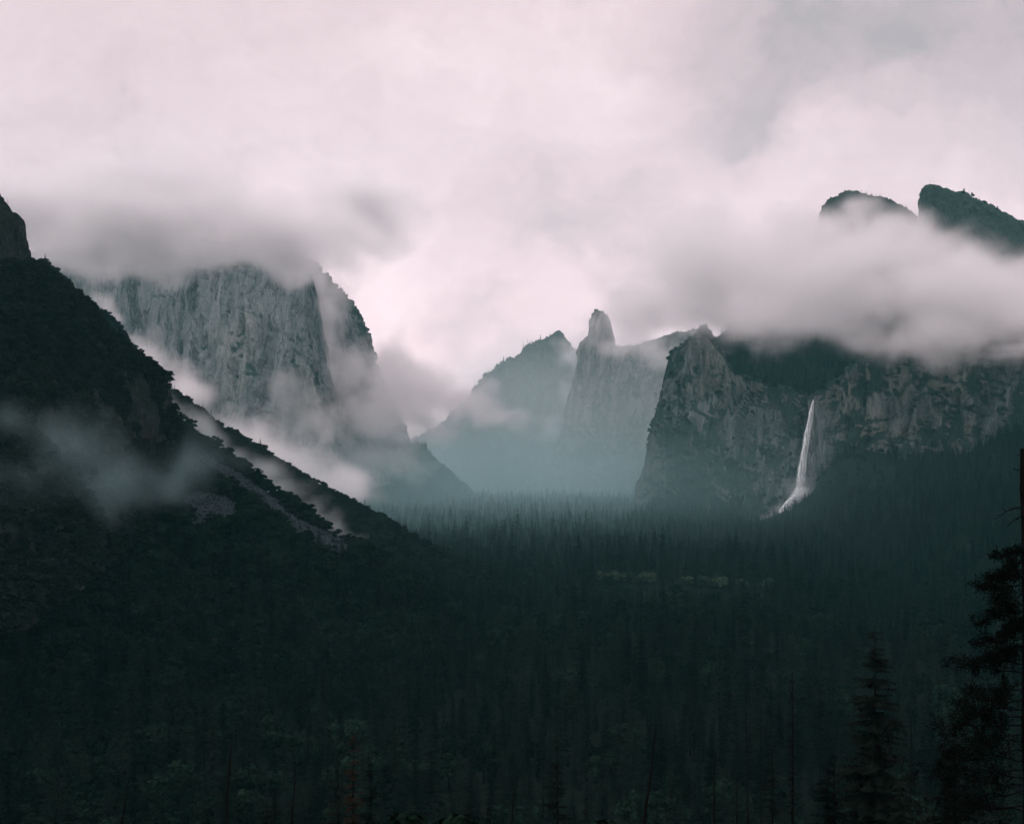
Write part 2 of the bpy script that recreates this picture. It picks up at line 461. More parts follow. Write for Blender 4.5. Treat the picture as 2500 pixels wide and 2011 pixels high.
crestC = [(100, 640, 1560), (200, 730, 1540), (244, 764, 1530), (265, 776, 1525), (280, 800, 1520), (306, 838, 1515), (360, 905, 1510), (410, 953, 1505), (436, 972, 1500), (467, 992, 1500), (498, 1013, 1500),
          (545, 1044, 1498), (602, 1081, 1495), (643, 1106, 1492), (675, 1130, 1490), (716, 1153, 1485), (778, 1190, 1480), (830, 1216, 1475), (882, 1243, 1470), (934, 1270, 1465),
          (986, 1303, 1460), (1060, 1342, 1450), (1120, 1372, 1440), (1220, 1415, 1420), (1320, 1450, 1400)]
backC = [(p, q + 40, Y + 170) for (p, q, Y) in crestC]
midC = [(150, 980, 1370), (400, 1110, 1380), (600, 1210, 1385), (800, 1300, 1385), (1000, 1380, 1380), (1320, 1460, 1370)]
footC = [(100, 1540, 1100), (500, 1510, 1170), (900, 1490, 1230), (1320, 1465, 1310)]
G, _ = loft([backC, crestC, midC, footC], 260, 170)
G = hill_relief(G, 4.5, seed=51, size=60)
GR['hillC'] = G
tag(grid_obj('hillside', G, M['soil']), 'misty second wooded ridge behind the near left slope', 'hillside', kind='structure')

# great left cliff
R0 = [(60, 618, 4400), (200, 610, 4000), (280, 600, 3900), (340, 592, 3850), (410, 585, 3800), (450, 585, 3720), (600, 600, 3550), (742, 628, 3400), (758, 638, 3750), (770, 640, 4100), (775, 640, 4900)]
R1 = [(80, 655, 4300), (190, 655, 3900), (290, 655, 3760), (350, 655, 3700), (410, 655, 3650), (470, 655, 3590), (600, 655, 3460), (746, 654, 3320), (765, 658, 3700), (782, 664, 4050), (775, 690, 4900)]
R2 = [(80, 765, 4280), (190, 765, 3880), (290, 765, 3740), (350, 765, 3690), (410, 765, 3630), (470, 765, 3570), (600, 765, 3440), (748, 765, 3300), (810, 765, 3660), (873, 762, 4000), (860, 800, 4900)]
R3 = [(80, 900, 4260), (190, 900, 3860), (290, 900, 3720), (350, 900, 3670), (410, 900, 3610), (470, 900, 3550), (605, 900, 3420), (768, 900, 3270), (840, 900, 3630), (921, 900, 3960), (910, 920, 4900)]
R4 = [(80, 985, 4250), (190, 985, 3850), (290, 985, 3710), (350, 985, 3650), (410, 985, 3590), (480, 985, 3530), (615, 985, 3400), (781, 985, 3250), (870, 985, 3610), (962, 983, 3940), (960, 1000, 4900)]
R5 = [(80, 1230, 4100), (190, 1230, 3700), (290, 1230, 3560), (350, 1230, 3500), (410, 1230, 3450), (490, 1230, 3380), (640, 1230, 3250), (815, 1200, 3150), (920, 1190, 3500), (1020, 1160, 3880), (1020, 1160, 4900)]
top = [(p, q + 30, Y + 700) for (p, q, Y) in R0]
G, _ = loft([top, R0, R1, R2, R3, R4, R5], 420, 340, matched=True)
G = cliff_relief(G, 1.3, 16, 12, 3.0, seed=71)
tag(grid_obj('cliff', G, M['granite']), 'huge pale granite wall with a sharp vertical nose, top lost in cloud', 'cliff', kind='structure')

# buttress at its right foot
crestH = [(740, 1010, 3850), (810, 1045, 3900), (870, 1060, 3930), (930, 1072, 3960), (981, 1080, 3980), (1033, 1084, 4000), (1045, 1104, 4010), (1069, 1129, 4020), (1102, 1153, 4030), (1118, 1173, 4040), (1150, 1205, 4050)]
backH = [(p, q + 12, Y + 350) for (p, q, Y) in crestH]
midH = [(740, 1120, 3700), (850, 1130, 3720), (960, 1150, 3750), (1040, 1165, 3850), (1140, 1210, 3990)]
footH = [(700, 1260, 3350), (900, 1250, 3400), (1050, 1245, 3550), (1170, 1232, 3850)]
G, _ = loft([backH, crestH, midH, footH], 170, 100)
G = cliff_relief(G, 1.0, 12, 9, 8, seed=81)
GR['buttress'] = G
tag(grid_obj('hillside', G, M['wooded']), 'low rocky buttress with pale slabs under the great left cliff', 'hillside', kind='structure')

# far wooded ridge in the middle
crestI = [(760, 1190, 6100), (900, 1130, 6100), (1010, 1080, 6050), (1080, 1040, 6050), (1120, 1000, 6050), (1158, 955, 6050), (1182, 919, 6050), (1223, 890, 6030), (1263, 870, 6020), (1303, 838, 6010), (1344, 820, 6000), (1360, 806, 6000),
          (1376, 818, 6000), (1388, 838, 6000), (1402, 858, 6000), (1430, 900, 6000), (1480, 960, 6000)]
backI = [(p, q + 25, Y + 500) for (p, q, Y) in crestI]
midI = [(820, 1190, 5700), (980, 1120, 5650), (1120, 1075, 5600), (1250, 1030, 5600), (1380, 1010, 5650), (1500, 1040, 5700)]
footI = [(850, 1204, 5000), (1050, 1204, 5000), (1250, 1204, 5000), (1520, 1204, 5000)]
G, _ = loft([backI, crestI, midI, footI], 420, 170)
G = cliff_relief(G, 1.3, 18, 14, 8, seed=91)
GR['ridgeI'] = G
tag(grid_obj('hillside', G, M['wooded']), 'hazy tree lined ridge in the middle distance, left of the rock spire', 'hillside', kind='structure')

# rock spire
rimJ = [(1500, 880, 6000), (1425, 888, 5600), (1411, 882, 5300), (1414, 850, 5270), (1417, 834, 5260), (1428, 826, 5250), (1437, 818, 5240), (1441, 790, 5240), (1446, 766, 5240), (1455, 757, 5230), (1470, 762, 5220), (1480, 778, 5220), (1486, 806, 5210), (1493, 846, 5200),
        (1510, 850, 5150), (1560, 842, 5050), (1620, 820, 4900), (1720, 800, 4700)]
backJ = [(p + 8, q + 6, Y + 200) for (p, q, Y) in rimJ]
midJ = [(1470, 960, 6000), (1405, 960, 5600), (1390, 960, 5260), (1400, 960, 5230), (1405, 960, 5220), (1412, 960, 5210), (1420, 960, 5190), (1428, 960, 5180), (1435, 960, 5160), (1447, 960, 5150), (1460, 960, 5140), (1470, 960, 5120), (1480, 960, 5110), (1490, 960, 5100),
        (1512, 960, 5050), (1562, 960, 4950), (1620, 960, 4800), (1720, 960, 4600)]
lowJ = [(1440, 1060, 6000), (1380, 1060, 5550), (1368, 1060, 5220), (1376, 1060, 5200), (1384, 1060, 5180), (1395, 1060, 5160), (1405, 1060, 5140), (1415, 1060, 5120), (1425, 1060, 5100), (1438, 1060, 5080), (1452, 1060, 5070), (1464, 1060, 5050), (1476, 1060, 5030), (1490, 1060, 5010),
        (1514, 1060, 4960), (1564, 1060, 4860), (1620, 1060, 4700), (1720, 1060, 4500)]
baseJ = [(1400, 1206, 6000), (1330, 1206, 5300), (1320, 1206, 4990), (1328, 1206, 4980), (1340, 1206, 4960), (1355, 1206, 4940), (1370, 1206, 4920), (1385, 1206, 4900), (1400, 1206, 4880), (1415, 1206, 4860), (1430, 1206, 4840), (1446, 1206, 4820), (1464, 1206, 4800), (1484, 1206, 4780),
         (1516, 1206, 4720), (1566, 1208, 4600), (1620, 1208, 4450), (1720, 1210, 4250)]
G, _ = loft([backJ, rimJ, midJ, lowJ, baseJ], 620, 230, matched=True)
G = cliff_relief(G, 0.8, 11, 15, 7, seed=101)
GR['spire'] = G
tag(grid_obj('cliff', G, M['granite_far']), 'pale hazy rock wall rising to a blunt spire in the middle', 'cliff', kind='structure')

# right cliffs with the notch of the fall
xs = ['back', 'edgeb', 'edge', 'p1', 'p2', 'p3', 'p4', 'rimL', 'nl', 'notch', 'nr', 'q1', 'q2', 'q3', 'q4', 'q5']
rimE = [(1760, 845, 4300), (1668, 852, 3450), (1638, 864, 3260), (1668, 850, 3210), (1692, 826, 3180), (1723, 800, 3130), (1790, 910, 3000), (1871, 942, 2860), (1955, 968, 2740), (1982, 984, 2760), (2008, 968, 2640), (2047, 938, 2610), (2085, 900, 2570), (2200, 850, 2510), (2350, 820, 2430), (2520, 790, 2300), (2760, 760, 2100)]
r1E = [(1740, 950, 4300), (1640, 960, 3450), (1612, 975, 3250), (1650, 975, 3190), (1690, 975, 3150), (1723, 975, 3100), (1790, 985, 2980), (1871, 1000, 2835), (1950, 1010, 2720), (1980, 1020, 2775), (2012, 1010, 2625), (2050, 985, 2595), (2090, 960, 2555), (2205, 930, 2495), (2355, 910, 2415), (2525, 890, 2285), (2765, 860, 2085)]
r2E = [(1710, 1060, 4280), (1606, 1060, 3430), (1585, 1065, 3230), (1630, 1075, 3150), (1680, 1090, 3090), (1720, 1080, 3050), (1795, 1080, 2945), (1871, 1095, 2815), (1945, 1100, 2700), (1978, 1105, 2770), (2014, 1060, 2612), (2054, 1050, 2580), (2096, 1030, 2542), (2210, 1020, 2480), (2358, 1000, 2400), (2530, 980, 2270), (2770, 950, 2070)]
bsE = [(1680, 1215, 4200), (1580, 1215, 3380), (1556, 1225, 3190), (1610, 1262, 3060), (1670, 1275, 2970), (1720, 1275, 2920), (1800, 1275, 2820), (1870, 1270, 2730), (1940, 1250, 2640), (1978, 1215, 2720), (2020, 1190, 2580), (2060, 1180, 2545), (2105, 1170, 2505), (2215, 1170, 2440), (2360, 1160, 2360), (2530, 1120, 2230), (2770, 1080, 2030)]
topE = [(p, q - 6 if 5 < i < 12 else q + 8, Y + (160 if 5 < i < 12 else 700)) for i, (p, q, Y) in enumerate(rimE)]
G, _ = loft([topE, rimE, r1E, r2E, bsE], 700, 400, matched=True)
# the face beside the fall is undercut and sheer: keep relief moderate
G = cliff_relief(G, 1.0, 17, 14, 3.2, seed=121)
GR['cliffE'] = G
tag(grid_obj('cliff', G, M['granite_wet']), 'dark wet granite cliffs around the waterfall, rim under cloud', 'cliff', kind='structure')

# wooded hanging valley above the fall
frontF = [(1700, 830, 3300), (1790, 915, 3050), (1871, 950, 2900), (1960, 978, 2790), (1985, 990, 2790), (2010, 978, 2700), (2060, 940, 2650), (2110, 900, 2620), (2250, 860, 2560), (2500, 820, 2400)]
midF = [(1740, 830, 3400), (1800, 850, 3300), (1880, 890, 3150), (1990, 930, 3060), (2090, 880, 2950), (2300, 800, 2800), (2500, 770, 2700)]
backF = [(1780, 800, 3700), (1850, 780, 3800), (2000, 780, 3800), (2200, 750, 3700), (2500, 720, 3500)]
G, _ = loft([backF, midF, frontF], 200, 120)
G = hill_relief(G, 9, seed=131, size=90)
GR['hanging'] = G
tag(grid_obj('hillside', G, M['soil']), 'dark forested hollow above the top of the waterfall', 'hillside', kind='structure')

# wooded apron below the right cliffs
topD = [(1600, 1235, 3050), (1740, 1258, 2880), (1850, 1262, 2730), (1930, 1245, 2640), (1985, 1205, 2600), (2010, 1150, 2585), (2050, 1112, 2560), (2103, 1095, 2520), (2172, 1110, 2480), (2223, 1128, 2450), (2311, 1126, 2400), (2381, 1108, 2350), (2437, 1080, 2310), (2500, 1050, 2260), (2600, 1020, 2180), (2800, 980, 2050)]
backD = [(p, q, Y + 180) for (p, q, Y) in topD]
midD = [(1560, 1262, 2850), (1740, 1285, 2650), (1850, 1292, 2500), (1940, 1280, 2440), (2000, 1240, 2400), (2100, 1190, 2300), (2300, 1190, 2080), (2500, 1160, 1900), (2800, 1090, 1700)]
footD = [(1500, 1300, 2460), (1750, 1320, 2210), (2000, 1355, 1890), (2200, 1400, 1590), (2500, 1480, 1240), (2800, 1560, 1000)]
G, _ = loft([backD, topD, midD, footD], 260, 160)
G = hill_relief(G, 6, seed=141, size=90)
GR['apron'] = G
tag(grid_obj('hillside', G, M['soil']), 'dark forested apron below the right cliffs and the fall', 'hillside', kind='structure')

# peaks standing out of the cloud
crestK = [(1990, 600, 3350), (1998, 545, 3340), (2003, 525, 3330), (2008, 505, 3320), (2022, 487, 3310), (2048, 478, 3300), (2068, 467, 3300), (2092, 468, 3300), (2120, 477, 3300), (2150, 481, 3300), (2180, 490, 3310), (2230, 525, 3330), (2270, 580, 3350)]
backK = [(p, q + 15, Y + 300) for (p, q, Y) in crestK]
footK = [(1900, 800, 3200), (2050, 800, 3180), (2150, 800, 3180), (2300, 800, 3200)]
G, _ = loft([backK, crestK, footK], 300, 130)
G = cliff_relief(G, 0.8, 9, 7, 7, seed=151)
GR['peakK'] = G
tag(grid_obj('mountain', G, M['wooded']), 'rounded wooded summit showing above the cloud on the right', 'mountain', kind='structure')
tK = [(2300, 490, 3800), (2252, 470, 3350), (2247, 470, 3220), (2256, 458, 3200), (2275, 455, 3190), (2310, 460, 3190), (2350, 474, 3190), (2400, 495, 3190), (2450, 520, 3190), (2500, 546, 3190), (2560, 575, 3190), (2760, 640, 3190)]
fK = [(2300, 800, 3800), (2245, 800, 3350), (2240, 800, 3180), (2258, 800, 3140), (2280, 800, 3100), (2310, 800, 3060), (2350, 800, 3040), (2400, 800, 3040), (2450, 800, 3040), (2500, 800, 3040), (2560, 800, 3040), (2760, 800, 3040)]
bK = [(p, q + 14, Y + 300) for (p, q, Y) in tK]
G, _ = loft([bK, tK, fK], 340, 140, matched=True)
G = cliff_relief(G, 0.8, 8, 8, 6, seed=161)
GR['peakK2'] = G
tag(grid_obj('mountain', G, M['wooded']), 'slanting wooded summit with a sheer left face above the cloud', 'mountain', kind='structure')

# ------------------------------------------------------------------ tree shapes (unit height)
def tube(pts, rad, k=6):
    """tapered tube through points; returns verts, quad faces"""
    pts = np.asarray(pts, float); rad = np.asarray(rad, float)
    d = np.gradient(pts, axis=0); d /= np.linalg.norm(d, axis=1, keepdims=True) + 1e-9
    ref = np.where(np.abs(d[:, 2:3]) > 0.9, [[1.0, 0, 0]], [[0, 0, 1.0]])
    u = np.cross(d, ref); u /= np.linalg.norm(u, axis=1, keepdims=True) + 1e-9
    v = np.cross(d, u)
    an = np.arange(k) * 2 * math.pi / k
    V = pts[:, None] + rad[:, None, None] * (np.cos(an)[None, :, None] * u[:, None] + np.sin(an)[None, :, None] * v[:, None])
    n = len(pts); i = np.arange(n * k).reshape(n, k)
    Fq = np.stack([i[:-1], np.roll(i[:-1], -1, 1), np.roll(i[1:], -1, 1), i[1:]], -1).reshape(-1, 4)
    return V.reshape(-1, 3), Fq

def join(parts):
    vs_, fs_, off = [], [], 0
    for v, f in parts:
        vs_.append(v); fs_.append(f + off); off += len(v)
    return np.concatenate(vs_), np.concatenate(fs_)

def conifer_crown(seed, R=0.15, lo=0.1, levels=34, per=6, segs=5, power=0.8, droop=0.35, ragged=0.35, fine=1.0):
    r = np.random.default_rng(seed)
    tris = []
    for i in range(levels):
        t = lo + (0.985 - lo) * (i + r.uniform(-.8, .8)) / levels
        t = min(max(t, lo), 0.99)
        env = R * (1 - t) ** power * min(1.0, 0.45 + (t - lo) / 0.18) + 0.006
        m = per if t < 0.8 else max(3, per - 2)
        for j in range(m):
            if r.random() < ragged * 0.45: continue
            ph = r.uniform(0, 2 * math.pi)
            Lb = env * (1 - ragged * r.random())
            c, s = math.cos(ph), math.sin(ph)
            t = min(.99, max(lo, t + r.normal(0, .006)))
            dr = droop * r.uniform(0.3, 1.6) * (1.15 - t)
            for q in range(segs):
                f0 = (q + r.uniform(0, .6)) / segs
                f1 = min(1.12, f0 + 1.3 / segs)
                wdt = Lb * (0.30 * (1 - f0 * 0.6)) * r.uniform(0.7, 1.3) * fine + 0.0035
                z0 = t - dr * Lb * f0 ** 1.4 + 0.02 * Lb
                z1 = t - dr * Lb * f1 ** 1.4 - r.uniform(0, .25) * wdt
                p0 = np.array([c * Lb * f0, s * Lb * f0, z0])
                p1 = np.array([c * Lb * f1, s * Lb * f1, z1])
                side = np.array([-s, c, 0.0]) * wdt
                dz = np.array([0, 0, -wdt * r.uniform(0.25, 0.9)])
                tris.append((p0, p1, p0 * 0.5 + p1 * 0.5 + side + dz))
                tris.append((p0, p1, p0 * 0.5 + p1 * 0.5 - side + dz))
    V = np.array(tris).reshape(-1, 3)
    return V, np.arange(len(V)).reshape(-1, 3)

def conifer_trunk(r0=0.011, top=0.99, k=6, bend=0.0):
    z = np.linspace(-0.03, top, 8)
    pts = np.stack([bend * np.sin(z * 2.5), bend * 0.5 * np.cos(z * 3), z], 1)
    return tube(pts, r0 * (1 - z * 0.93 / top).clip(0.05, 1.2), k)

def broad_crown(seed, clumps=16, cards=60, w=0.36, lo=0.25, leaf=0.05):
    r = np.random.default_rng(seed)
    V = []
    for i in range(clumps):
        ph = r.uniform(0, 2 * math.pi); rr = w * math.sqrt(r.random()) * 0.85
        zz = lo + (1 - lo) * (0.15 + 0.7 * r.random() * (1 - 0.55 * (rr / w) ** 2))
        c = np.array([rr * math.cos(ph), rr * math.sin(ph), zz])
        cr = w * r.uniform(0.24, 0.42)
        d = r.normal(size=(cards, 3)); d /= np.linalg.norm(d, axis=1, keepdims=True)
        d[:, 2] = np.where(d[:, 2] < -0.3, -d[:, 2] * 0.5, d[:, 2])
        p = c + d * (cr * r.uniform(0.72, 1.05, (cards, 1))) * np.array([1, 1, 0.72])
        t1 = np.cross(d, r.normal(size=(cards, 3))); t1 /= np.linalg.norm(t1, axis=1, keepdims=True) + 1e-9
        nn = d + r.normal(size=(cards, 3)) * 0.45
        t2 = np.cross(nn, t1); t2 /= np.linalg.norm(t2, axis=1, keepdims=True) + 1e-9
        t1 = np.cross(t2, nn); t1 /= np.linalg.norm(t1, axis=1, keepdims=True) + 1e-9
        s = leaf * r.uniform(0.6, 1.4, (cards, 1))
        V.append(np.stack([p - t1 * s - t2 * s * .6, p + t1 * s - t2 * s * .5, p + t1 * s * .7 + t2 * s, p - t1 * s * .8 + t2 * s * .8], 1))
    V = np.concatenate(V).reshape(-1, 3)
    return V, np.arange(len(V)).reshape(-1, 4)

def broad_trunk(seed, k=6):
    r = np.random.default_rng(seed)
    parts = [tube([(0, 0, -0.05), (0.01, 0, 0.2), (0.0, 0.02, 0.45), (0.02, 0.0, 0.75)], [0.03, 0.024, 0.017, 0.004], k)]
    for i in range(5):
        ph = i * 1.26 + r.uniform(-.3, .3); z0 = r.uniform(0.22, 0.45)
        parts.append(tube([(0, 0, z0), (0.12 * math.cos(ph), 0.12 * math.sin(ph), z0 + .15), (0.24 * math.cos(ph), 0.24 * math.sin(ph), z0 + .27)], [0.013, 0.009, 0.003], 5))
    return join(parts)

CON = []
for i, (R, lo, pw, rg) in enumerate([(0.15, .10, .85, .30), (0.115, .14, .75, .40), (0.18, .08, .95, .30), (0.10, .22, .65, .55), (0.135, .12, .8, .35), (0.16, .3, .6, .5)]):
    c = mesh_np('crown', *conifer_crown(40 + i, R, lo, 36, 6, 5, pw, ragged=rg), M['needles'], False)
    t = mesh_np('trunk', *conifer_trunk(0.010 + 0.002 * (i % 2)), M['bark'])
    CON.append((c, t))
BRO = []
for i, (w, lo) in enumerate([(0.40, .2), (0.48, .25), (0.33, .18), (0.55, .3)]):
    c = mesh_np('crown', *broad_crown(70 + i, 18, 64, w, lo, 0.042), M['leaves'], False)
    t = mesh_np('trunk', *broad_trunk(80 + i), M['bark'])
    BRO.append((c, t))
SHR = []
for i, w in enumerate([0.62, 0.5, 0.75]):
    SHR.append(mesh_np('bush', *broad_crown(90 + i, 12, 46, w, 0.0, 0.075), M['brush'], False))

# ------------------------------------------------------------------ where things grow
def visible_px(p):
    return CX + p[:, 0] / p[:, 1] * F, CY - (p[:, 2] - CAMZ) / p[:, 1] * F

def sample_grid(G, n, r):
    nv, ns, _ = G.shape
    i = r.random(n * 3) * (nv - 1.001); j = r.random(n * 3) * (ns - 1.001)
    a, b = i.astype(int), j.astype(int); fu, fv = (i - a)[:, None], (j - b)[:, None]
    e1 = G[a + 1, b] - G[a, b]; e2 = G[a, b + 1] - G[a, b]
    nrm = np.cross(e1, e2); area = np.linalg.norm(nrm, axis=1)
    keep = r.random(len(area)) < area / np.quantile(area, 0.97)
    p = G[a, b] * (1 - fu) * (1 - fv) + G[a + 1, b] * fu * (1 - fv) + G[a, b + 1] * (1 - fu) * fv + G[a + 1, b + 1] * fu * fv
    nz = np.abs(nrm[:, 2]) / (area + 1e-9)
    return p[keep][:n], nz[keep][:n]

conif, broad, bush, pale = [], [], [], []      # rows: x y z height width_factor
r = np.random.default_rng(5)
# valley floor, spacing grows with distance
y = 372.0
while y < 4900:
    sp = 9.5 + 8.5 * min(1.0, (y - 350) / 2200)
    half = 0.47 * y + 40
    n = int(2 * half / sp)
    x = (np.arange(n) - n / 2 + r.uniform(-.48, .48, n)) * sp
    yy = y + r.uniform(-.48, .48, n) * sp
    z = ground_z(x, yy)
    pt = np.stack([x, yy, z], 1)
    px = CX + x / yy * F
    patch = fbm(x / 120, yy / 120, x * 0 + 2.2, 3, 99)
    bank = fbm(x / 45, yy / 45, x * 0 + 7.7, 3, 301)
    river = (np.abs(yy - (1445 + 45 * np.sin(x / 70))) < 60 * (bank - .15)) & (px > 1400 + 120 * bank) & (px < 1960 - 140 * bank) & (bank > .40)
    gap = (np.abs(yy - (1385 + 45 * np.sin(x / 70))) < 34) & (px > 1460) & (px < 1870) & (bank > .42)
    leftish = np.clip((900 - px) / 900, 0, 1)
    pb = np.clip((patch - 0.56) * 3.0, 0, 0.75) + 0.25 * leftish * (yy < 900) + 0.06
    pb = np.where(yy > 2200, pb * 0.35, pb)
    isb = (r.random(n) < pb) | river
    hC = r.uniform(12, 38, n) * np.where(patch < 0.4, 1.1, 0.95) * np.where(r.random(n) < 0.10, 1.45, 1.0)
    hB = np.where(river, r.uniform(11, 18, n), r.uniform(11, 22, n))
    low = (px > 1360 + 160 * r.random(n)) & (px < 1980 - 160 * r.random(n)) & (yy > 1120) & (yy < 1420) & (r.random(n) < .93)
    lim = np.maximum(5.0, (148 - 0.0975 * yy) * r.uniform(.6, 1.0, n))
    hC = np.where(low, np.minimum(hC, lim), hC); hB = np.where(low, np.minimum(hB, lim), hB)
    drop = gap | (r.random(n) < 0.06)
    for k in range(n):
        if drop[k]: continue
        (pale if river[k] else broad if isb[k] else conif).append((x[k], yy[k], z[k], hB[k] if isb[k] else hC[k], r.uniform(.85, 1.25)))
        if river[k]: pale.append((x[k] + r.uniform(-6, 6), yy[k] + r.uniform(2, 14), z[k], r.uniform(9, 16), r.uniform(.9, 1.3)))
    y += sp
# near slope below the viewpoint
for k in range(190):
    yy = r.uniform(120, 372); x = r.uniform(-.46, .46) * yy
    z = float(ground_z(np.array(x), np.array(yy)))
    hmax = (CAMZ - 0.232 * yy) - z          # keep tops below the dark middle of the view
    if r.random() < 0.45: conif.append((x, yy, z, min(r.uniform(14, 34), hmax * r.uniform(.8, 1)), r.uniform(.9, 1.2)))
    else: broad.append((x, yy, z, min(r.uniform(9, 20), hmax), r.uniform(.9, 1.2)))
# near left hillsides
def mask_scree(px, py):
    n = fbm(px / 60, py / 60, px * 0, 4, 201)
    s1 = (np.abs((py - 1142) - (px - 515) * 0.60) < 20 + 24 * n - 10) & (px > 505) & (px < 700)
    s2 = (np.abs((py - 1262) - (px - 690) * 0.60) < 42 * n + 8) & (px > 660) & (px < 850)
    s3 = (((px - 520) / 90.0) ** 2 + ((py - 1245) / 48.0) ** 2 + (px - 520) * (1245 - py) / 9000.0) < 0.75 + 0.7 * (n - 0.5) * 2
    return s1 | s2 | s3
p, nz = sample_grid(GR['hillA'], 26000, r)
px, py = visible_px(p)
crag = fbm(p[:, 0] / 38, p[:, 1] / 38, p[:, 2] / 55, 4, 211)
keep = (crag < 0.65) & (px > -60) & (py < 1750) & ~((px < 85) & (py < 640)) & ~((px > 395) & (px < 425) & (py > 935) & (py < 1000))
for q, cgr in zip(p[keep], crag[keep]):
    bush.append((q[0], q[1], q[2] - 0.8, r.uniform(2.2, 5.5), r.uniform(.9, 1.5)))
p, nz = sample_grid(GR['hillB'], 17000, r)
px, py = visible_px(p)
sc = mask_scree(px, py)
for q, s, a, b in zip(p, sc, px, py):
    if s:
        if r.random() < 0.015: bush.append((q[0], q[1], q[2] - 0.5, r.uniform(2, 3.5), 1.2))
        continue
    u = r.random()
    low = np.clip((b - 1300) / 300, 0, 1)
    if u < 0.20 * low: conif.append((q[0], q[1], q[2] - 0.5, r.uniform(14, 30), r.uniform(.9, 1.2)))
    elif u < 0.16 + 0.22 * low: broad.append((q[0], q[1], q[2] - 1, r.uniform(8, 15), r.uniform(1, 1.3)))
    elif u < 0.9: bush.append((q[0], q[1], q[2] - 0.8, r.uniform(3.5, 8), r.uniform(.9, 1.4)))
p, nz = sample_grid(GR['hillC'], 11000, r)
px, py = visible_px(p)
clump = fbm(p[:, 0] / 60, p[:, 1] / 60, p[:, 2] / 60, 3, 221)
for q, c, a in zip(p, clump, px):
    if c > 0.70: continue
    u = r.random()
    if u < 0.03 + 0.10 * np.clip((a - 850) / 300, 0, 1): conif.append((q[0], q[1], q[2] - 0.5, r.uniform(10, 20), 1.1))
    else: bush.append((q[0], q[1], q[2] - 1, r.uniform(4, 11), r.uniform(.9, 1.4)))
# aprons and far slopes
def conif_on(key, n, lo, hi, keepf=None):
    p, nz = sample_grid(GR[key], n, r)
    px, py = visible_px(p)
    k = np.ones(len(p), bool) if keepf is None else keepf(p, nz, px, py)
    for q in p[k]:
        conif.append((q[0], q[1], q[2] - 1, r.uniform(lo, hi), r.uniform(.9, 1.3)))
def apron_keep(p, nz, px, py):
    fall = (np.abs((px - 1985) + (py - 1195) * 1.62) < 46) & (py > 1150) & (py < 1290)
    dome = (((px - 2125) / 65.0) ** 2 + ((py - 1150) / 62.0) ** 2) < 0.9
    return ~fall & ~(dome & (r.random(len(p)) < 0.8))
conif_on('apron', 7500, 18, 38, apron_keep)
p, nz = sample_grid(GR['apron'], 500, r)
px, py = visible_px(p)
for q, a, b in zip(p, px, py):
    if 2010 < a < 2250 and b < 1270: broad.append((q[0], q[1], q[2] - 1, r.uniform(9, 16), 1.2))
conif_on('hanging', 2600, 18, 34)
conif_on('buttress', 900, 14, 30, lambda p, nz, px, py: (nz > 0.55) & (fbm(p[:, 0] / 90, p[:, 1] / 90, p[:, 2] / 90, 3, 231) > 0.46))
conif_on('ridgeI', 2600, 18, 36, lambda p, nz, px, py: (fbm(p[:, 0] / 120, p[:, 1] / 120, p[:, 2] / 120, 3, 233) > 0.45))
conif_on('spire', 1500, 14, 30, lambda p, nz, px, py: (py > 1080) & (nz > 0.3))
conif_on('peakK', 260, 7, 17, lambda p, nz, px, py: (py < 620) & (nz > 0.45))
conif_on('peakK2', 420, 6, 15, lambda p, nz, px, py: (py < 720) & (nz > 0.4) & (px > 2285))
p, nz = sample_grid(GR['cliffE'], 9000, r)
px, py = visible_px(p)
vg = fbm(p[:, 0] / 60, p[:, 1] / 60, p[:, 2] / 60, 4, 241) + nz * 0.45 + np.clip((py - 1150) / 400, 0, .4) * (px < 1950)
band = np.exp(-(((py - 960) - (px - 1640) * 0.35 - 60) / 55) ** 2) * (px < 1900) * 0.14
keep = (vg + band > 0.82) & (py > 830)
for q in p[keep]:
    bush.append((q[0], q[1], q[2] - 2, r.uniform(6, 14), r.uniform(.8, 1.2)))

conif = np.array(conif); broad = np.array(broad); pale = np.array(pale); bush = np.array(bush)

def in_frame(A):
    px = CX + A[:, 0] / A[:, 1] * F
    ptop = CY - (A[:, 2] + A[:, 3] - CAMZ) / A[:, 1] * F
    return (px > -60) & (px < 2560) & (ptop < 2000)

def split(A, n, limit):
    size = A[:, 3] / A[:, 1] * in_frame(A)
    size[A[:, 1] > limit] = 0
    order = np.argsort(-size)
    n = min(n, int((size > 0).sum()))
    return order[:n], order[n:]

# ------------------------------------------------------------------ trees that stand one by one
ZONES = [(250, 'at the left frame edge'), (450, 'left of the tallest left snag'), (640, 'around the tallest left snag'), (800, 'left of the rust brown conifer'),
         (1000, 'around the rust brown conifer'), (1300, 'left of the middle ragged conifer'), (1550, 'around the middle ragged conifer'), (1780, 'around the long leaning snag'),
         (2030, 'around the half dead conifer'), (2240, 'around the big broad conifer'), (9999, 'beside the right edge pine')]
def place_text(px, py):
    return [t for lim, t in ZONES if px < lim][0]

def size_word(h, lo, hi):
    t = (h - lo) / (hi - lo)
    return 'short' if t < .33 else 'medium' if t < .66 else 'tall'

def tree(name, crown, trunk, loc, rz, s, label, cat, group=None):
    e = empty(name, loc, rz, s)
    tag(e, label, cat, group)
    add('crown', crown, e); add('trunk', trunk, e)
    return e

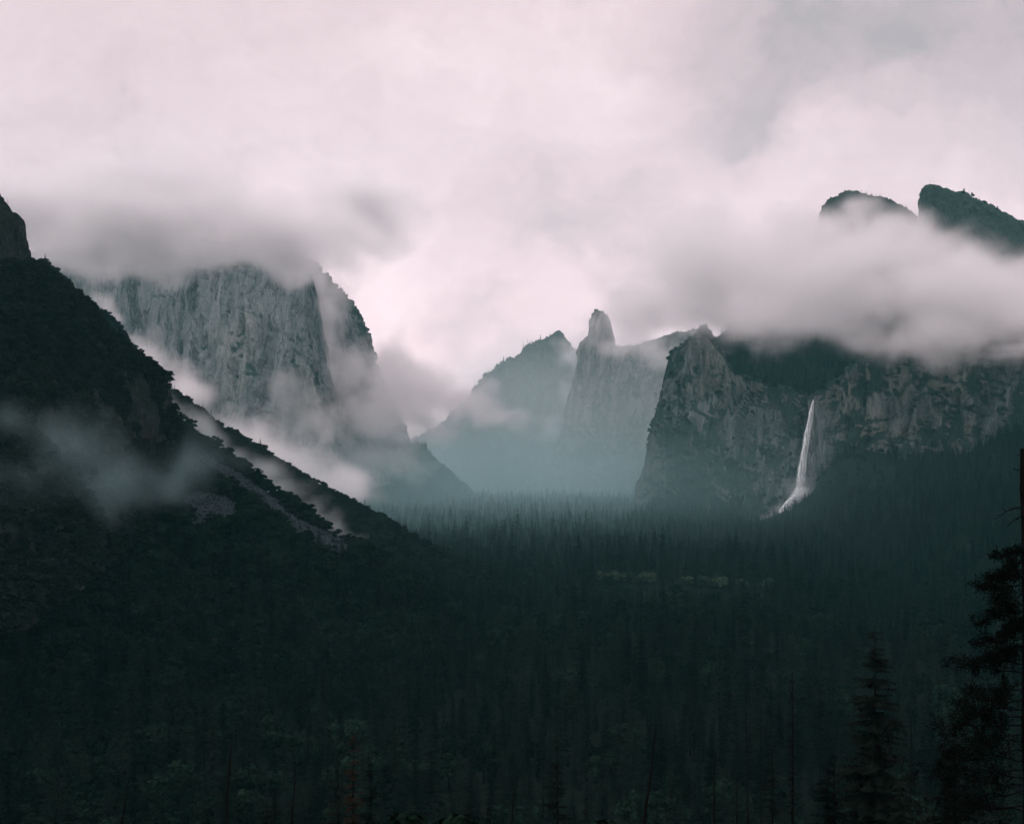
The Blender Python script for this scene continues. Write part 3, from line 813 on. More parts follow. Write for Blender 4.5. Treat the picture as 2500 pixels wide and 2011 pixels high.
proto_con, proto_bro = [None] * len(CON), [None] * len(BRO)
SHAPE_C = ['full', 'slender', 'broad', 'thin ragged', 'narrow', 'high crowned']
SHAPE_B = ['round', 'spreading', 'upright', 'wide flat']
def individuals(A, n, limit, protos, name, what, shapes, cat, store):
    ind, rest = split(A, n, limit)
    for c, i in enumerate(ind):
        x, y_, z, h, w = A[i]
        v = c % len(protos)
        px = CX + x / y_ * F; py = CY - (z + h - CAMZ) / y_ * F
        row = 'front' if py > 1860 else 'second' if py > 1740 else 'third' if py > 1640 else 'fourth' if py > 1550 else 'back'
        where = place_text(px, py)
        label = f'{size_word(h, *((14, 44) if cat == "conifer" else (9, 22)))} {shapes[v]} {what} in the {row} row {where}'
        e = tree(name, *protos[v], (x, y_, z), rng.uniform(0, 6.28), (h * w, h * w, h), label, cat, f'{what}s {where}')
        if store[v] is None: store[v] = e
    return rest
restC = individuals(conif, 270, 760, CON, 'conifer', 'dark conifer', SHAPE_C, 'conifer', proto_con)
restB = individuals(broad, 190, 900, BRO, 'broadleaf_tree', 'leafy tree', SHAPE_B, 'broadleaf tree', proto_bro)

# ------------------------------------------------------------------ the rest of the forest, as one mass each
def scatter(name, A, meshes_objs, label, cat):
    n = len(A)
    me = bpy.data.meshes.new(name)
    me.vertices.add(n); me.vertices.foreach_set('co', A[:, :3].astype(np.float32).ravel())
    a = me.attributes.new('tree_scale', 'FLOAT_VECTOR', 'POINT')
    sc_ = np.stack([A[:, 3] * A[:, 4], A[:, 3] * A[:, 4], A[:, 3]], 1).astype(np.float32)
    a.data.foreach_set('vector', sc_.ravel())
    a = me.attributes.new('turn', 'FLOAT', 'POINT'); a.data.foreach_set('value', rng.uniform(0, 6.28, n).astype(np.float32))
    a = me.attributes.new('pick', 'INT', 'POINT'); a.data.foreach_set('value', rng.integers(0, len(meshes_objs), n).astype(np.int32))
    o = add(name, me)
    tag(o, label, cat, kind='stuff')
    ng = bpy.data.node_groups.new(name, 'GeometryNodeTree')
    ng.interface.new_socket('Geometry', in_out='INPUT', socket_type='NodeSocketGeometry')
    ng.interface.new_socket('Geometry', in_out='OUTPUT', socket_type='NodeSocketGeometry')
    nd = ng.nodes; lk = ng.links
    gi = nd.new('NodeGroupInput'); go = nd.new('NodeGroupOutput')
    jn = nd.new('GeometryNodeJoinGeometry')
    for mo in meshes_objs:
        oi = nd.new('GeometryNodeObjectInfo'); oi.transform_space = 'ORIGINAL'
        oi.inputs['Object'].default_value = mo; oi.inputs['As Instance'].default_value = False
        g2 = nd.new('GeometryNodeGeometryToInstance'); lk.new(oi.outputs['Geometry'], g2.inputs[0]); lk.new(g2.outputs[0], jn.inputs[0])
    ip = nd.new('GeometryNodeInstanceOnPoints')
    lk.new(gi.outputs[0], ip.inputs['Points']); lk.new(jn.outputs[0], ip.inputs['Instance'])
    ip.inputs['Pick Instance'].default_value = True
    def attr(nm, ty):
        k = nd.new('GeometryNodeInputNamedAttribute'); k.data_type = ty; k.inputs['Name'].default_value = nm
        return [s for s in k.outputs if s.enabled and s.name == 'Attribute'][0]
    lk.new(attr('pick', 'INT'), ip.inputs['Instance Index'])
    lk.new(attr('tree_scale', 'FLOAT_VECTOR'), ip.inputs['Scale'])
    cx = nd.new('ShaderNodeCombineXYZ'); lk.new(attr('turn', 'FLOAT'), cx.inputs['Z'])
    er = nd.new('FunctionNodeEulerToRotation'); lk.new(cx.outputs[0], er.inputs[0])
    lk.new(er.outputs[0], ip.inputs['Rotation'])
    lk.new(ip.outputs[0], go.inputs[0])
    md = o.modifiers.new('growth', 'NODES'); md.node_group = ng
    return o

def crown_of(e): return [c for c in e.children if c.name.startswith('crown')][0]
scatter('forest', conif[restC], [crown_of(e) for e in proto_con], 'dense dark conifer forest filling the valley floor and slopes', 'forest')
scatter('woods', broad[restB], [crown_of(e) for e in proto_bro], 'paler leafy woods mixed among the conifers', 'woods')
# the pale trees of the river clearing, each a thing (the clearing is a narrow band in the middle distance)
PAL = [(mesh_np('crown', *broad_crown(110 + i, 16, 46, .42, .15, 0.055), M['pale_leaves'], False), BRO[i][1]) for i in range(2)]
for k, q in enumerate(pale[:150]):
    px = CX + q[0] / q[1] * F
    where = 'left end' if px < 1540 else 'middle' if px < 1700 else 'right end'
    tree('broadleaf_tree', *PAL[k % 2], tuple(q[:3]), rng.uniform(0, 6.28), (q[3] * q[4], q[3] * q[4], q[3]), f'{size_word(q[3], 9, 18)} pale leafy tree at the {where} of the far river clearing', 'broadleaf tree', 'pale trees of the river clearing')

# bushes on the lip of the near slope, and those that stand out on the two left skylines
def bush_thing(me, loc, h, rz, label, group=None):
    e = empty('bush', loc, rz, (h * 1.15, h * 1.15, h)); tag(e, label, 'bush', group)
    f = add('foliage', me, e); add('stem', STEM, e)
    return f
STEM = mesh_np('stem', *join([tube([(0.02 * math.cos(j), 0.02 * math.sin(j), -.5), (0.1 * math.cos(j), 0.1 * math.sin(j), 0.1), (0.3 * math.cos(j), 0.3 * math.sin(j), 0.5)], [.03, .02, .006], 5) for j in (0.3, 2.2, 4.4)]), M['bark'])
NEAR = mesh_np('foliage', *broad_crown(97, 26, 110, 0.6, 0.0, 0.05), M['leaves'], False)
for k, (px, py, Y, h, lab) in enumerate([(1050, 1966, 150, 9, 'leafy green bush at the bottom edge beside a bare snag'),
                                         (1125, 1980, 140, 7, 'smaller leafy bush right of the bare snag bush at the bottom edge'),
                                         (1450, 1985, 140, 7, 'leafy bush at the foot of the middle ragged conifer')]):
    x, y_, zt = P(px, py, Y)
    bush_thing(NEAR, (x, y_, zt - h), h, k * 1.3, lab)
proto_bush = []
rb = np.random.default_rng(23)
def skyline(crest, n, lo, hi, words, group):
    pts = resample([P(*c) for c in crest if -20 < c[0] < 1000], n)
    for k, q in enumerate(pts):
        h = rb.uniform(lo, hi)
        px = CX + q[0] / q[1] * F; py = CY - (q[2] - CAMZ) / q[1] * F
        if px < 80 and py < 650: continue
        t = k / (n - 1)
        part = 'uppermost' if t < .12 else 'upper' if t < .35 else 'middle' if t < .6 else 'lower' if t < .85 else 'lowest'
        f = bush_thing(SHR[k % 3], (q[0] + rb.normal(0, 2), q[1] + rb.normal(0, 3), q[2] - h * .35), h, rb.uniform(0, 6.28), f'{["round", "low", "wide"][k % 3]} dark bush on the {part} {words}', group)
        if len(proto_bush) < 3 and k % 3 == len(proto_bush): proto_bush.append(f)
skyline(crestA, 46, 4, 8, 'skyline of the near left crag', 'skyline bushes of the near left crag')
skyline(crestB, 40, 5, 9, 'skyline of the near left slope', 'skyline bushes of the near left slope')
skyline(crestC, 46, 6, 12, 'skyline of the misty second ridge', 'skyline bushes of the misty second ridge')
scatter('brush', bush, proto_bush, 'dark brush covering the left slopes and rock ledges', 'brush')

# ------------------------------------------------------------------ scree
def rock_shape(seed):
    r = np.random.default_rng(seed)
    v = [(-1, -1, -.7), (1, -1, -.7), (1, 1, -.7), (-1, 1, -.7), (-.8, -.8, .6), (.8, -.9, .5), (.9, .8, .7), (-.9, .7, .5), (0, 0, .95)]
    v = np.array(v) * r.uniform(.6, 1.15, (9, 3))
    f = [(0, 1, 5), (0, 5, 4), (1, 2, 6), (1, 6, 5), (2, 3, 7), (2, 7, 6), (3, 0, 4), (3, 4, 7), (4, 5, 8), (5, 6, 8), (6, 7, 8), (7, 4, 8)]
    return v * 0.5, np.array(f)
def build_scree():
    r = np.random.default_rng(19)
    p, nz = sample_grid(GR['hillB'], 160000, r)
    px, py = visible_px(p)
    p = p[mask_scree(px, py)]
    prot = [mesh_np('boulder', *rock_shape(k), M['scree'], False) for k in range(3)]
    px, py = visible_px(p)
    idx, objs = [], []
    for c, (tx, ty, lab) in enumerate([(690, 1262, 'pale boulder at the head of the lower scree chute'), (760, 1300, 'big pale boulder in the middle of the lower scree chute'),
                                       (815, 1335, 'pale boulder at the foot of the lower scree chute'), (480, 1222, 'grey boulder at the top of the scree patch under the low mist'),
                                       (530, 1250, 'grey boulder in the middle of the scree patch under the low mist'), (590, 1185, 'pale boulder in the upper narrow scree chute')]):
        i = int(np.argmin((px - tx) ** 2 + (py - ty) ** 2)); idx.append(i)
        w = r.uniform(3.2, 4.6)
        o = add('boulder', prot[c % 3], None, p[i] + np.array([0, 0, 0.5]))
        o.rotation_euler = r.uniform(0, 6.28, 3); o.scale = (w, w * r.uniform(.7, 1), w * r.uniform(.55, .9))
        tag(o, lab, 'boulder', 'boulders on the left scree')
        objs.append(o)
    q = np.delete(p, idx, 0)
    n = len(q)
    A = np.c_[q, r.uniform(0.5, 1.0, n) + 2.2 * r.random(n) ** 4, r.uniform(.8, 1.4, n)]
    scatter('scree', A, objs[:3], 'pale broken scree on the lower left slope', 'scree')
build_scree()

# ------------------------------------------------------------------ trees named one by one
def gz(x, y): return float(ground_z(np.array(float(x)), np.array(float(y))))

def snag(pt, pb, Y, rad, label, branches=(), seed=0, name='dead_tree', group='bare snags along the bottom'):
    """bare trunk: top pixel, a lower pixel it passes through, distance"""
    r = np.random.default_rng(seed)
    T = np.array(P(*pt, Y)); B = np.array(P(*pb, Y))
    d = (B - T) / (B[2] - T[2])
    zg = gz(B[0], Y) - 1
    base = T + d * (zg - T[2])
    e = empty(name, tuple(base)); tag(e, label, 'dead tree', group)
    n = 12
    u = np.linspace(0, 1, n)[:, None]
    pts = base * (1 - u) + T * u + np.c_[r.normal(0, rad * .25, (n, 2)), np.zeros(n)]
    rr = rad * (1 - 0.86 * np.linspace(0, 1, n) ** 1.3)
    add('trunk', mesh_np('trunk', *tube(pts - base, rr, 8), M['dead_wood']), e)
    for (f, ang, L_, up) in branches:
        s = base * (1 - f) + T * f - base
        c_, s_ = math.cos(ang), math.sin(ang)
        bp = [s]
        for k in range(1, 6):
            t = k / 5
            bp.append(s + np.array([c_ * L_ * t, s_ * L_ * t, up * L_ * (t * t * 1.4 - 0.5 * t)]) + r.normal(0, .05 * L_, 3) * t)
        parts = [tube(bp, np.linspace(rad * .28, rad * .05, 6), 5)]
        for k in range(3):
            q = bp[2 + k]; dirr = r.normal(0, 1, 3) * np.array([1, 1, .7]); dirr /= np.linalg.norm(dirr)
            parts.append(tube([q, q + dirr * L_ * .16, q + dirr * L_ * .28 + np.array([0, 0, .06 * L_])], [rad * .12, rad * .08, rad * .03], 4))
        add('branch', mesh_np('branch', *join(parts), M['dead_wood']), e)
    return e

snag((564, 1803), (553, 2011), 150, 0.42, 'tallest bare snag on the left with drooping low branches', [(.42, 0.1, 4.2, .25), (.40, 3.2, 3.2, .5), (.62, 2.6, 1.6, .2)], 1)
snag((720, 1873), (712, 2011), 150, 0.34, 'straight bare snag right of the tallest left snag', [(.7, 0.4, 1.3, .2)], 2)
snag((313, 1905), (296, 2011), 140, 0.30, 'short bare snag leaning right, leftmost at the bottom', [], 3)
snag((1602, 1765), (1577, 2011), 150, 0.46, 'long bare snag leaning right, in the lower middle', [(.55, 0.2, 3.0, -.1), (.35, 3.3, 2.0, .2)], 4)
snag((1747, 1835), (1743, 2011), 150, 0.38, 'thick upright bare snag between the leaning snag and the big conifer', [], 5)
snag((1263, 1893), (1248, 2011), 145, 0.28, 'thin bare snag left of the middle ragged conifer', [], 6)
snag((1802, 1870), (1800, 2011), 165, 0.26, 'thin straight snag just right of the thick upright snag', [(.8, 2.5, 1.2, .1)], 7)
snag((1822, 1690), (1826, 2011), 240, 0.28, 'slim snag standing farther back above the thin straight snag', [(.8, .5, 2, .1), (.7, 2.8, 2, .1)], 8)
snag((1857, 1700), (1858, 2011), 240, 0.26, 'slim snag farther back, left of the half dead conifer', [(.75, .3, 1.8, .1)], 9)
snag((2225, 1700), (2222, 2011), 220, 0.28, 'slim snag right of the big broad conifer', [(.8, .2, 1.6, .1), (.72, 3.0, 1.8, .1)], 10)
snag((709, 1270), (707, 1335), 930, 0.55, 'pair-forming taller snag standing in the lower scree chute', [], 11, group=None)
snag((155, 1720), (151, 1790), 480, 0.45, 'pale stump of a snag low on the left among leafy trees', [], 12, group=None)
snag((391, 1230), (388, 1250), 900, 0.3, 'tiny pale snag on the brow beside the low mist', [], 13, group=None)

def special(name, px, py, Y, R, lo, power, droop, ragged, seed, label, mat='dark_needles', levels=46, per=7, segs=7, r0=0.010, dead=0, cat='conifer'):
    T = np.array(P(px, py, Y)); zg = gz(T[0], Y) - 0.5; h = T[2] - zg
    e = empty(name, (T[0], Y, zg)); tag(e, label, cat)
    v, f = conifer_crown(seed, R / h, lo, levels, per, segs, power, droop, ragged, 0.85)
    add('crown', mesh_np('crown', v * h, f, M[mat], False), e)
    v, f = conifer_trunk(r0, 0.995, 8, 0.003)
    add('trunk', mesh_np('trunk', v * h, f, M['bark']), e)
    r = np.random.default_rng(seed + 1)
    for k in range(dead):
        z = h * r.uniform(.62, .93); a = r.uniform(0, 6.28); L_ = r.uniform(1.2, 3.4) * (1.25 - z / h) * 2
        q = [np.array([0, 0, z]) + np.array([math.cos(a) * L_ * t, math.sin(a) * L_ * t, -L_ * (.5 * t - .25 * t * t)]) + r.normal(0, .06, 3) * (t > 0) for t in (0, .3, .6, 1.0)]
        add('branch', mesh_np('branch', *tube(q, [.09, .06, .04, .015], 5), M['dead_wood']), e)
    return e
special('conifer', 2134, 1530, 180, 10.5, .12, .66, .25, .45, 301, 'big broad conifer at lower right, top above its neighbours', levels=60, per=10, segs=9)
special('conifer', 1359, 1790, 200, 5.2, .1, .62, .15, .6, 302, 'ragged open conifer standing in the bottom middle')
special('conifer', 905, 1845, 190, 4.6, .1, .62, .15, .6, 303, 'thin ragged conifer right of the rust coloured tree')
special('conifer', 861, 1770, 235, 3.6, .15, .5, .3, .4, 304, 'rust brown dying conifer among green trees at the bottom', 'rust_needles')
special('conifer', 1933, 1635, 170, 4.2, .1, 1.9, .4, .55, 305, 'half dead conifer with bare upper limbs left of the big conifer', dead=22)
special('conifer', 1884, 1815, 160, 3.2, .1, .6, .2, .6, 306, 'narrow wispy conifer below the half dead conifer')
special('conifer', 2330, 1760, 130, 6.0, .1, .6, .2, .4, 307, 'dark conifer between the big conifer and the edge pine')
special('conifer', 2020, 1850, 135, 5.0, .1, .6, .2, .45, 308, 'dense dark conifer just left of the big conifer foot')
special('conifer', 891, 1212, 1440, 3.6, .05, .7, .3, .2, 309, 'lone pointed conifer on the misty second ridge')
for k, (px, h, lab) in enumerate([(738, 24, 'left conifer of the pair below the scree chute'), (822, 26, 'right conifer of the pair below the scree chute')]):
    T = P(px, 1395, 870)
    tree('conifer', *CON[k], (T[0], T[1], T[2]), k, (h * .9, h * .9, h), lab, 'conifer')

# skyline pines on the two summits
def skyline_pine(px, py, Y, h, label):
    x, y_, z = P(px, py, Y)
    return tree('pine_tree', *BRO[2], (x, y_, z - 1.5), px, (h * .8, h * .8, h), label, 'pine tree', 'pines on the cloud ringed summits')
for px, py, h, lab in [(2352, 477, 20, 'tallest pine on the slanting summit skyline'), (2374, 484, 18, 'pine just right of the tallest skyline pine'), (2278, 458, 8, 'small pine near the top left corner of the slanting summit'),
                       (2291, 461, 9, 'second small pine near the top of the slanting summit'), (2298, 463, 8, 'third small pine near the top of the slanting summit'),
                       (2405, 500, 12, 'pine halfway down the slanting summit skyline'), (2434, 515, 15, 'pine low on the slanting summit skyline'), (2455, 528, 10, 'lowest pine on the slanting summit skyline')]:
    skyline_pine(px, py, 3195, h, lab)
for px, py, h, lab in [(2051, 480, 13, 'pine left of the rounded summit top'), (2071, 470, 9, 'pine on the very top of the rounded summit'), (2092, 470, 8, 'pine just right of the rounded summit top'),
                       (2128, 482, 12, 'wide pine on the right shoulder of the rounded summit'), (2147, 484, 9, 'small pine at the right end of the rounded summit'), (2008, 510, 12, 'pine low on the left side of the rounded summit')]:
    skyline_pine(px, py, 3305, h, lab)
# crags of the near ridge carry one tree
T = P(18, 500, 872)
tree('conifer', *CON[3], (T[0], T[1], T[2] - 1), 0, (5, 5, 6), 'tiny tree clinging to the rock spire at the left edge', 'conifer')

# pine at the right edge
def edge_pine():
    Y = 72.0
    top = np.array(P(2503, 1095, Y)); zg = gz(top[0], Y) - 0.5
    base = np.array([top[0] + .35, Y, zg]); h = top[2] - zg
    e = empty('pine_tree', tuple(base)); tag(e, 'old pine with a bare broken top on the right edge', 'pine tree')
    n = 16; u = np.linspace(0, 1, n)
    r = np.random.default_rng(77)
    pts = np.c_[-.35 * u + r.normal(0, .03, n), r.normal(0, .03, n), h * u]
    add('trunk', mesh_np('trunk', *tube(pts, 0.40 - .16 * u, 10), M['bark']), e)
    def limb(z, L_, up, sag, yy, twigs, r0, bare=True, needles=0, side=-1):
        q = []
        for t in np.linspace(0, 1, 8):
            q.append(np.array([-.35 * z / h + side * L_ * t, yy * t, z + L_ * (up * t - sag * t * t)]) + r.normal(0, .035 * L_, 3) * (t > 0) * .6)
        parts = [tube(q, np.linspace(r0, r0 * .25, 8), 5)]
        tri = []
        for k in range(twigs):
            i = r.integers(2, 8); d = r.normal(0, 1, 3); d[0] += .7 * side; d /= np.linalg.norm(d)
            l2 = L_ * r.uniform(.12, .3)
            a = q[i]; b = a + d * l2 * .5 + r.normal(0, .05, 3); c = b + d * l2 * .5 + np.array([0, 0, -.12 * l2 if bare else .18 * l2])
            parts.append(tube([a, b, c], [r0 * .3, r0 * .22, r0 * .08], 4))
            for j in range(needles):
                t = r.uniform(.35, 1.05); o = a + (c - a) * t + r.normal(0, .12, 3)
                dd = r.normal(0, 1, 3); dd /= np.linalg.norm(dd); s2 = r.normal(0, 1, 3); s2 = np.cross(dd, s2); s2 /= np.linalg.norm(s2)
                ln = r.uniform(.14, .28)
                tri.append((o, o + dd * ln + s2 * .035, o + dd * ln - s2 * .035))
        add('branch', mesh_np('branch', *join(parts), M['bark']), e)
        return tri
    def z_of(py): return CAMZ - (py - CY) / F * Y - zg
    limb(z_of(1112), 0.45, .3, .2, .1, 2, .05)
    limb(z_of(1150), 0.65, .1, -.1, .1, 6, .05)
    limb(z_of(1196), 0.5, 0, 0, .0, 0, .03)
    limb(z_of(1235), 1.45, .05, .55, .4, 14, .055)
    limb(z_of(1258), 1.1, .0, .5, -.3, 16, .05)
    limb(z_of(1330), 0.6, -.1, .5, .2, 6, .05)
    tris = []
    for k, py in enumerate(np.linspace(1345, 2050, 34)):
        reach = np.interp(py, [1345, 1400, 1480, 1520, 1560, 1640, 1700, 1800, 2000], [1.4, 2.0, 2.8, 1.6, 2.2, 3.4, 4.2, 4.6, 5.0]) * r.uniform(.7, 1.05)
        tris += limb(z_of(py), reach, r.uniform(-.1, .15), r.uniform(.1, .35), r.uniform(-.9, .9) * reach, 22, .05, False, 30)
    for k, py in enumerate(np.linspace(1370, 2050, 24)):
        reach = np.interp(py, [1370, 1480, 1700, 2000], [1.5, 2.4, 3.6, 4.4]) * r.uniform(.7, 1.05)
        tris += limb(z_of(py), reach, r.uniform(-.1, .15), r.uniform(.1, .35), r.uniform(-1.2, 1.2) * reach, 18, .05, False, 24, 1)
    for py in (1180, 1225, 1300): limb(z_of(py), r.uniform(.5, 1.1), .1, .4, .3, 8, .05, side=1)
    V = np.array(tris).reshape(-1, 3)
    add('crown', mesh_np('crown', V, np.arange(len(V)).reshape(-1, 3), M['dark_needles'], False), e)
edge_pine()

# ------------------------------------------------------------------ waterfall
def water_mat(name, alpha, col=(0.72, 0.79, 0.81), sc=(0.55, 0.55, 0.035), lo=.35, hi=.62):
    m, N, L = mat_new(name)
    out = N('ShaderNodeOutputMaterial'); d = N('ShaderNodeBsdfPrincipled'); t = N('ShaderNodeBsdfTransparent')
    d.inputs['Base Color'].default_value = (*col, 1); d.inputs['Roughness'].default_value = 0.6
    g = N('ShaderNodeNewGeometry'); mp = N('ShaderNodeMapping'); mp.inputs['Scale'].default_value = sc
    L(g.outputs['Position'], mp.inputs['Vector'])
    n = N('ShaderNodeTexNoise'); n.inputs['Scale'].default_value = 1; n.inputs['Detail'].default_value = 5; n.inputs['Roughness'].default_value = .65
    L(mp.outputs[0], n.inputs['Vector'])
    r = N('ShaderNodeMapRange'); L(n.outputs['Fac'], r.inputs['Value'])
    r.inputs['From Min'].default_value = lo; r.inputs['From Max'].default_value = hi; r.inputs['To Max'].default_value = alpha
    x = N('ShaderNodeMixShader'); L(r.outputs[0], x.inputs[0]); L(t.outputs[0], x.inputs[1]); L(d.outputs[0], x.inputs[2])
    L(x.outputs[0], out.inputs['Surface'])
    return m
def waterfall():
    Y = 2655.0
    mpx = Y / F
    e = empty('waterfall', P(1960, 1200, Y)); tag(e, 'tall white waterfall leaping off the dark right cliffs', 'waterfall')
    o = np.array(P(1960, 1200, Y))
    mcore = water_mat('falling_water', 1.0, lo=.38, hi=.60); mveil = water_mat('water_veil', .6, lo=.48, hi=.74, sc=(.9, .9, .05))
    mcas = water_mat('cascade_water', .95, lo=.40, hi=.60, sc=(.3, .3, .3))
    def col(spec, nv, ns, depth, mat, name, seed):
        spec = np.array(spec, float); u = np.linspace(0, 1, nv)
        t = np.linspace(0, 1, len(spec))
        xc = np.interp(u, t, spec[:, 0]); yc = np.interp(u, t, spec[:, 1]); w = np.interp(u, t, spec[:, 2])
        a = np.linspace(0, 2 * math.pi, ns)
        Gd = np.empty((nv, ns, 3))
        for i in range(nv):
            c = np.array(P(xc[i], yc[i], Y))
            nz_ = 1 + .30 * (vnoise(np.cos(a) * 2 + 5, np.sin(a) * 2 + seed, np.full(ns, yc[i] / 22.0), seed) - .5)
            Gd[i] = c + np.stack([np.cos(a) * w[i] * mpx * .5 * nz_, np.sin(a) * w[i] * mpx * depth * nz_, 0 * a], 1)
        me = mesh_np(name, (Gd - o).reshape(-1, 3), grid_faces(nv, ns), mat)
        add(name, me, e)
    col([(1989, 976, 8), (1986, 984, 9), (1982, 1000, 10), (1976, 1035, 12), (1968, 1080, 15), (1962, 1120, 17), (1957, 1160, 19), (1953, 1200, 22), (1950, 1212, 24)], 60, 20, .35, mcore, 'water_column', 3)
    col([(1984, 990, 9), (1978, 1030, 17), (1974, 1080, 30), (1971, 1120, 40), (1968, 1160, 46), (1966, 1205, 52)], 60, 24, .4, mveil, 'water_veil', 8)
    col([(1960, 1190, 32), (1953, 1206, 38), (1935, 1225, 34), (1918, 1240, 24), (1906, 1251, 14)], 24, 18, .5, mcas, 'cascade', 13)
    col([(1892, 1256, 10), (1890, 1259, 14), (1880, 1264, 18), (1868, 1270, 16), (1854, 1277, 9)], 16, 14, .6, mcas, 'cascade', 17)
waterfall()

# ------------------------------------------------------------------ mist
def mist_mat(name, dens, color=(0.975, 0.992, 0.995), aniso=0.6):
    m, N, L = mat_new(name)
    out = N('ShaderNodeOutputMaterial'); v = N('ShaderNodeVolumePrincipled')
    v.inputs['Color'].default_value = (*color, 1); v.inputs['Density'].default_value = dens
    v.inputs['Anisotropy'].default_value = aniso
    v.inputs['Density Attribute'].default_value = 'density'
    L(v.outputs[0], out.inputs['Volume'])
    return m

def mist(label, blobs, dens, voxel, scale=90.0, warp=50.0, k=1.3, lo=0.30, hi=0.75, seed=0.0, stretch=(1, 1, 1.2), aniso=0.6, color=(0.975, 0.992, 0.995)):
    """blobs: (px, py, Y, half-width px, half-height px, half-depth m)"""
    C = []
    for (px, py, Y, a, b, d) in blobs:
        C.append((P(px, py, Y), (a * Y / F, d, b * Y / F)))
    pad = warp * 0.6
    mn = np.min([np.array(c) - np.array(s) * 1.15 - pad for c, s in C], 0)
    mx = np.max([np.array(c) + np.array(s) * 1.15 + pad for c, s in C], 0)
    ctr = (mn + mx) / 2
    h = (mx - mn) / 2
    bv = np.array([(sx, sy, sz) for sx in (-1, 1) for sy in (-1, 1) for sz in (-1, 1)]) * h
    bf = np.array([(0, 1, 3, 2), (4, 6, 7, 5), (0, 4, 5, 1), (2, 3, 7, 6), (0, 2, 6, 4), (1, 5, 7, 3)])
    mat = mist_mat('mist_%d' % int(seed * 10), dens, color, aniso)
    o = add('mist', mesh_np('mist', bv, bf, mat, False), None, ctr)
    tag(o, label, 'mist', kind='stuff')
    ng = bpy.data.node_groups.new('mist', 'GeometryNodeTree')
    ng.interface.new_socket('Geometry', in_out='INPUT', socket_type='NodeSocketGeometry')
    ng.interface.new_socket('Geometry', in_out='OUTPUT', socket_type='NodeSocketGeometry')
    nd = ng.nodes; lk = ng.links
    go = nd.new('NodeGroupOutput')
    pos = nd.new('GeometryNodeInputPosition').outputs[0]
    def setv(s, v):
        if isinstance(v, (int, float)): s.default_value = v
        elif isinstance(v, (tuple, list, np.ndarray)): s.default_value = tuple(float(q) for q in v)
        else: lk.new(v, s)
    def vm(op, a, b=None, s=None):
        n = nd.new('ShaderNodeVectorMath'); n.operation = op; setv(n.inputs[0], a)
        if b is not None: setv(n.inputs[1], b)
        if s is not None: n.inputs['Scale'].default_value = s
        return n.outputs['Value'] if op == 'LENGTH' else n.outputs[0]
    def mt(op, a, b=None):
        n = nd.new('ShaderNodeMath'); n.operation = op; setv(n.inputs[0], a)
        if b is not None: setv(n.inputs[1], b)
        return n.outputs[0]
    def noise(vec, det, rough):
        n = nd.new('ShaderNodeTexNoise'); n.inputs['Scale'].default_value = 1.0; n.inputs['Detail'].default_value = det; n.inputs['Roughness'].default_value = rough
        lk.new(vec, n.inputs['Vector']); return n
    st = tuple(np.array(stretch) / scale)
    q = vm('ADD', vm('MULTIPLY', pos, st), (seed * 13.7, seed * 7.1, seed * 3.3))
    w = noise(vm('SCALE', q, s=0.8), 3.0, 0.5)
    off = vm('SCALE', vm('SUBTRACT', w.outputs['Color'], (0.5, 0.5, 0.5)), s=warp * 2)
    pw = vm('ADD', pos, vm('MULTIPLY', off, (1.0, 0.45, 1.0)))
    f = None
    for c, s in C:
        d = vm('LENGTH', vm('DIVIDE', vm('SUBTRACT', pw, np.array(c) - ctr), s))
        g = mt('SUBTRACT', 1.0, d)
        if f is None: f = g
        else:
            n = nd.new('ShaderNodeMath'); n.operation = 'SMOOTH_MAX'; setv(n.inputs[0], f); setv(n.inputs[1], g); n.inputs[2].default_value = 0.25; f = n.outputs[0]
    nz_ = noise(q, 8.0, 0.72).outputs['Fac']
    val = mt('ADD', f, mt('MULTIPLY', mt('SUBTRACT', nz_, 0.5), k * 2))
    mr = nd.new('ShaderNodeMapRange'); mr.interpolation_type = 'SMOOTHSTEP'; lk.new(val, mr.inputs['Value'])
    mr.inputs['From Min'].default_value = lo; mr.inputs['From Max'].default_value = hi
    # fade to nothing at the hull so no cut face shows
    edge = nd.new('ShaderNodeMapRange'); lk.new(f, edge.inputs['Value']); edge.inputs['From Min'].default_value = -0.12; edge.inputs['From Max'].default_value = 0.15
    den = mt('MULTIPLY', mr.outputs[0], edge.outputs[0])
    vc = nd.new('GeometryNodeVolumeCube')
    lk.new(den, vc.inputs['Density'])
    vc.inputs['Min'].default_value = tuple(-h); vc.inputs['Max'].default_value = tuple(h)
    for ax, hh in zip('XYZ', h): vc.inputs['Resolution ' + ax].default_value = max(6, int(2 * hh / voxel))
    sm = nd.new('GeometryNodeSetMaterial'); sm.inputs['Material'].default_value = mat
    lk.new(vc.outputs[0], sm.inputs[0]); lk.new(sm.outputs[0], go.inputs[0])
    md = o.modifiers.new('mist', 'NODES'); md.node_group = ng
    return o

mist('thick cloud hiding the top of the great left cliff',
     [(40, 520, 3050, 420, 160, 130), (400, 545, 3000, 420, 130, 130), (680, 555, 2950, 260, 120, 130), (-300, 480, 3050, 420, 260, 130), (250, 595, 3000, 340, 90, 120), (620, 595, 2950, 280, 85, 120), (900, 500, 3300, 180, 110, 100), (710, 625, 2950, 130, 70, 100), (850, 610, 3100, 150, 75, 110), (330, 420, 3050, 330, 110, 70), (430, 620, 2980, 260, 60, 100)],
     0.040, 12, 120, 120, 0.8, -0.08, 1.2, 1.0, aniso=0.78)
mist('bright upright mist strip beside the nose of the great cliff',
     [(778, 700, 3470, 40, 50, 45), (792, 760, 3460, 42, 60, 45), (796, 830, 3450, 34, 60, 45), (800, 900, 3430, 30, 50, 40)],
     0.030, 7, 45, 24, 0.6, 0.0, 0.9, 13.0, aniso=0.5)
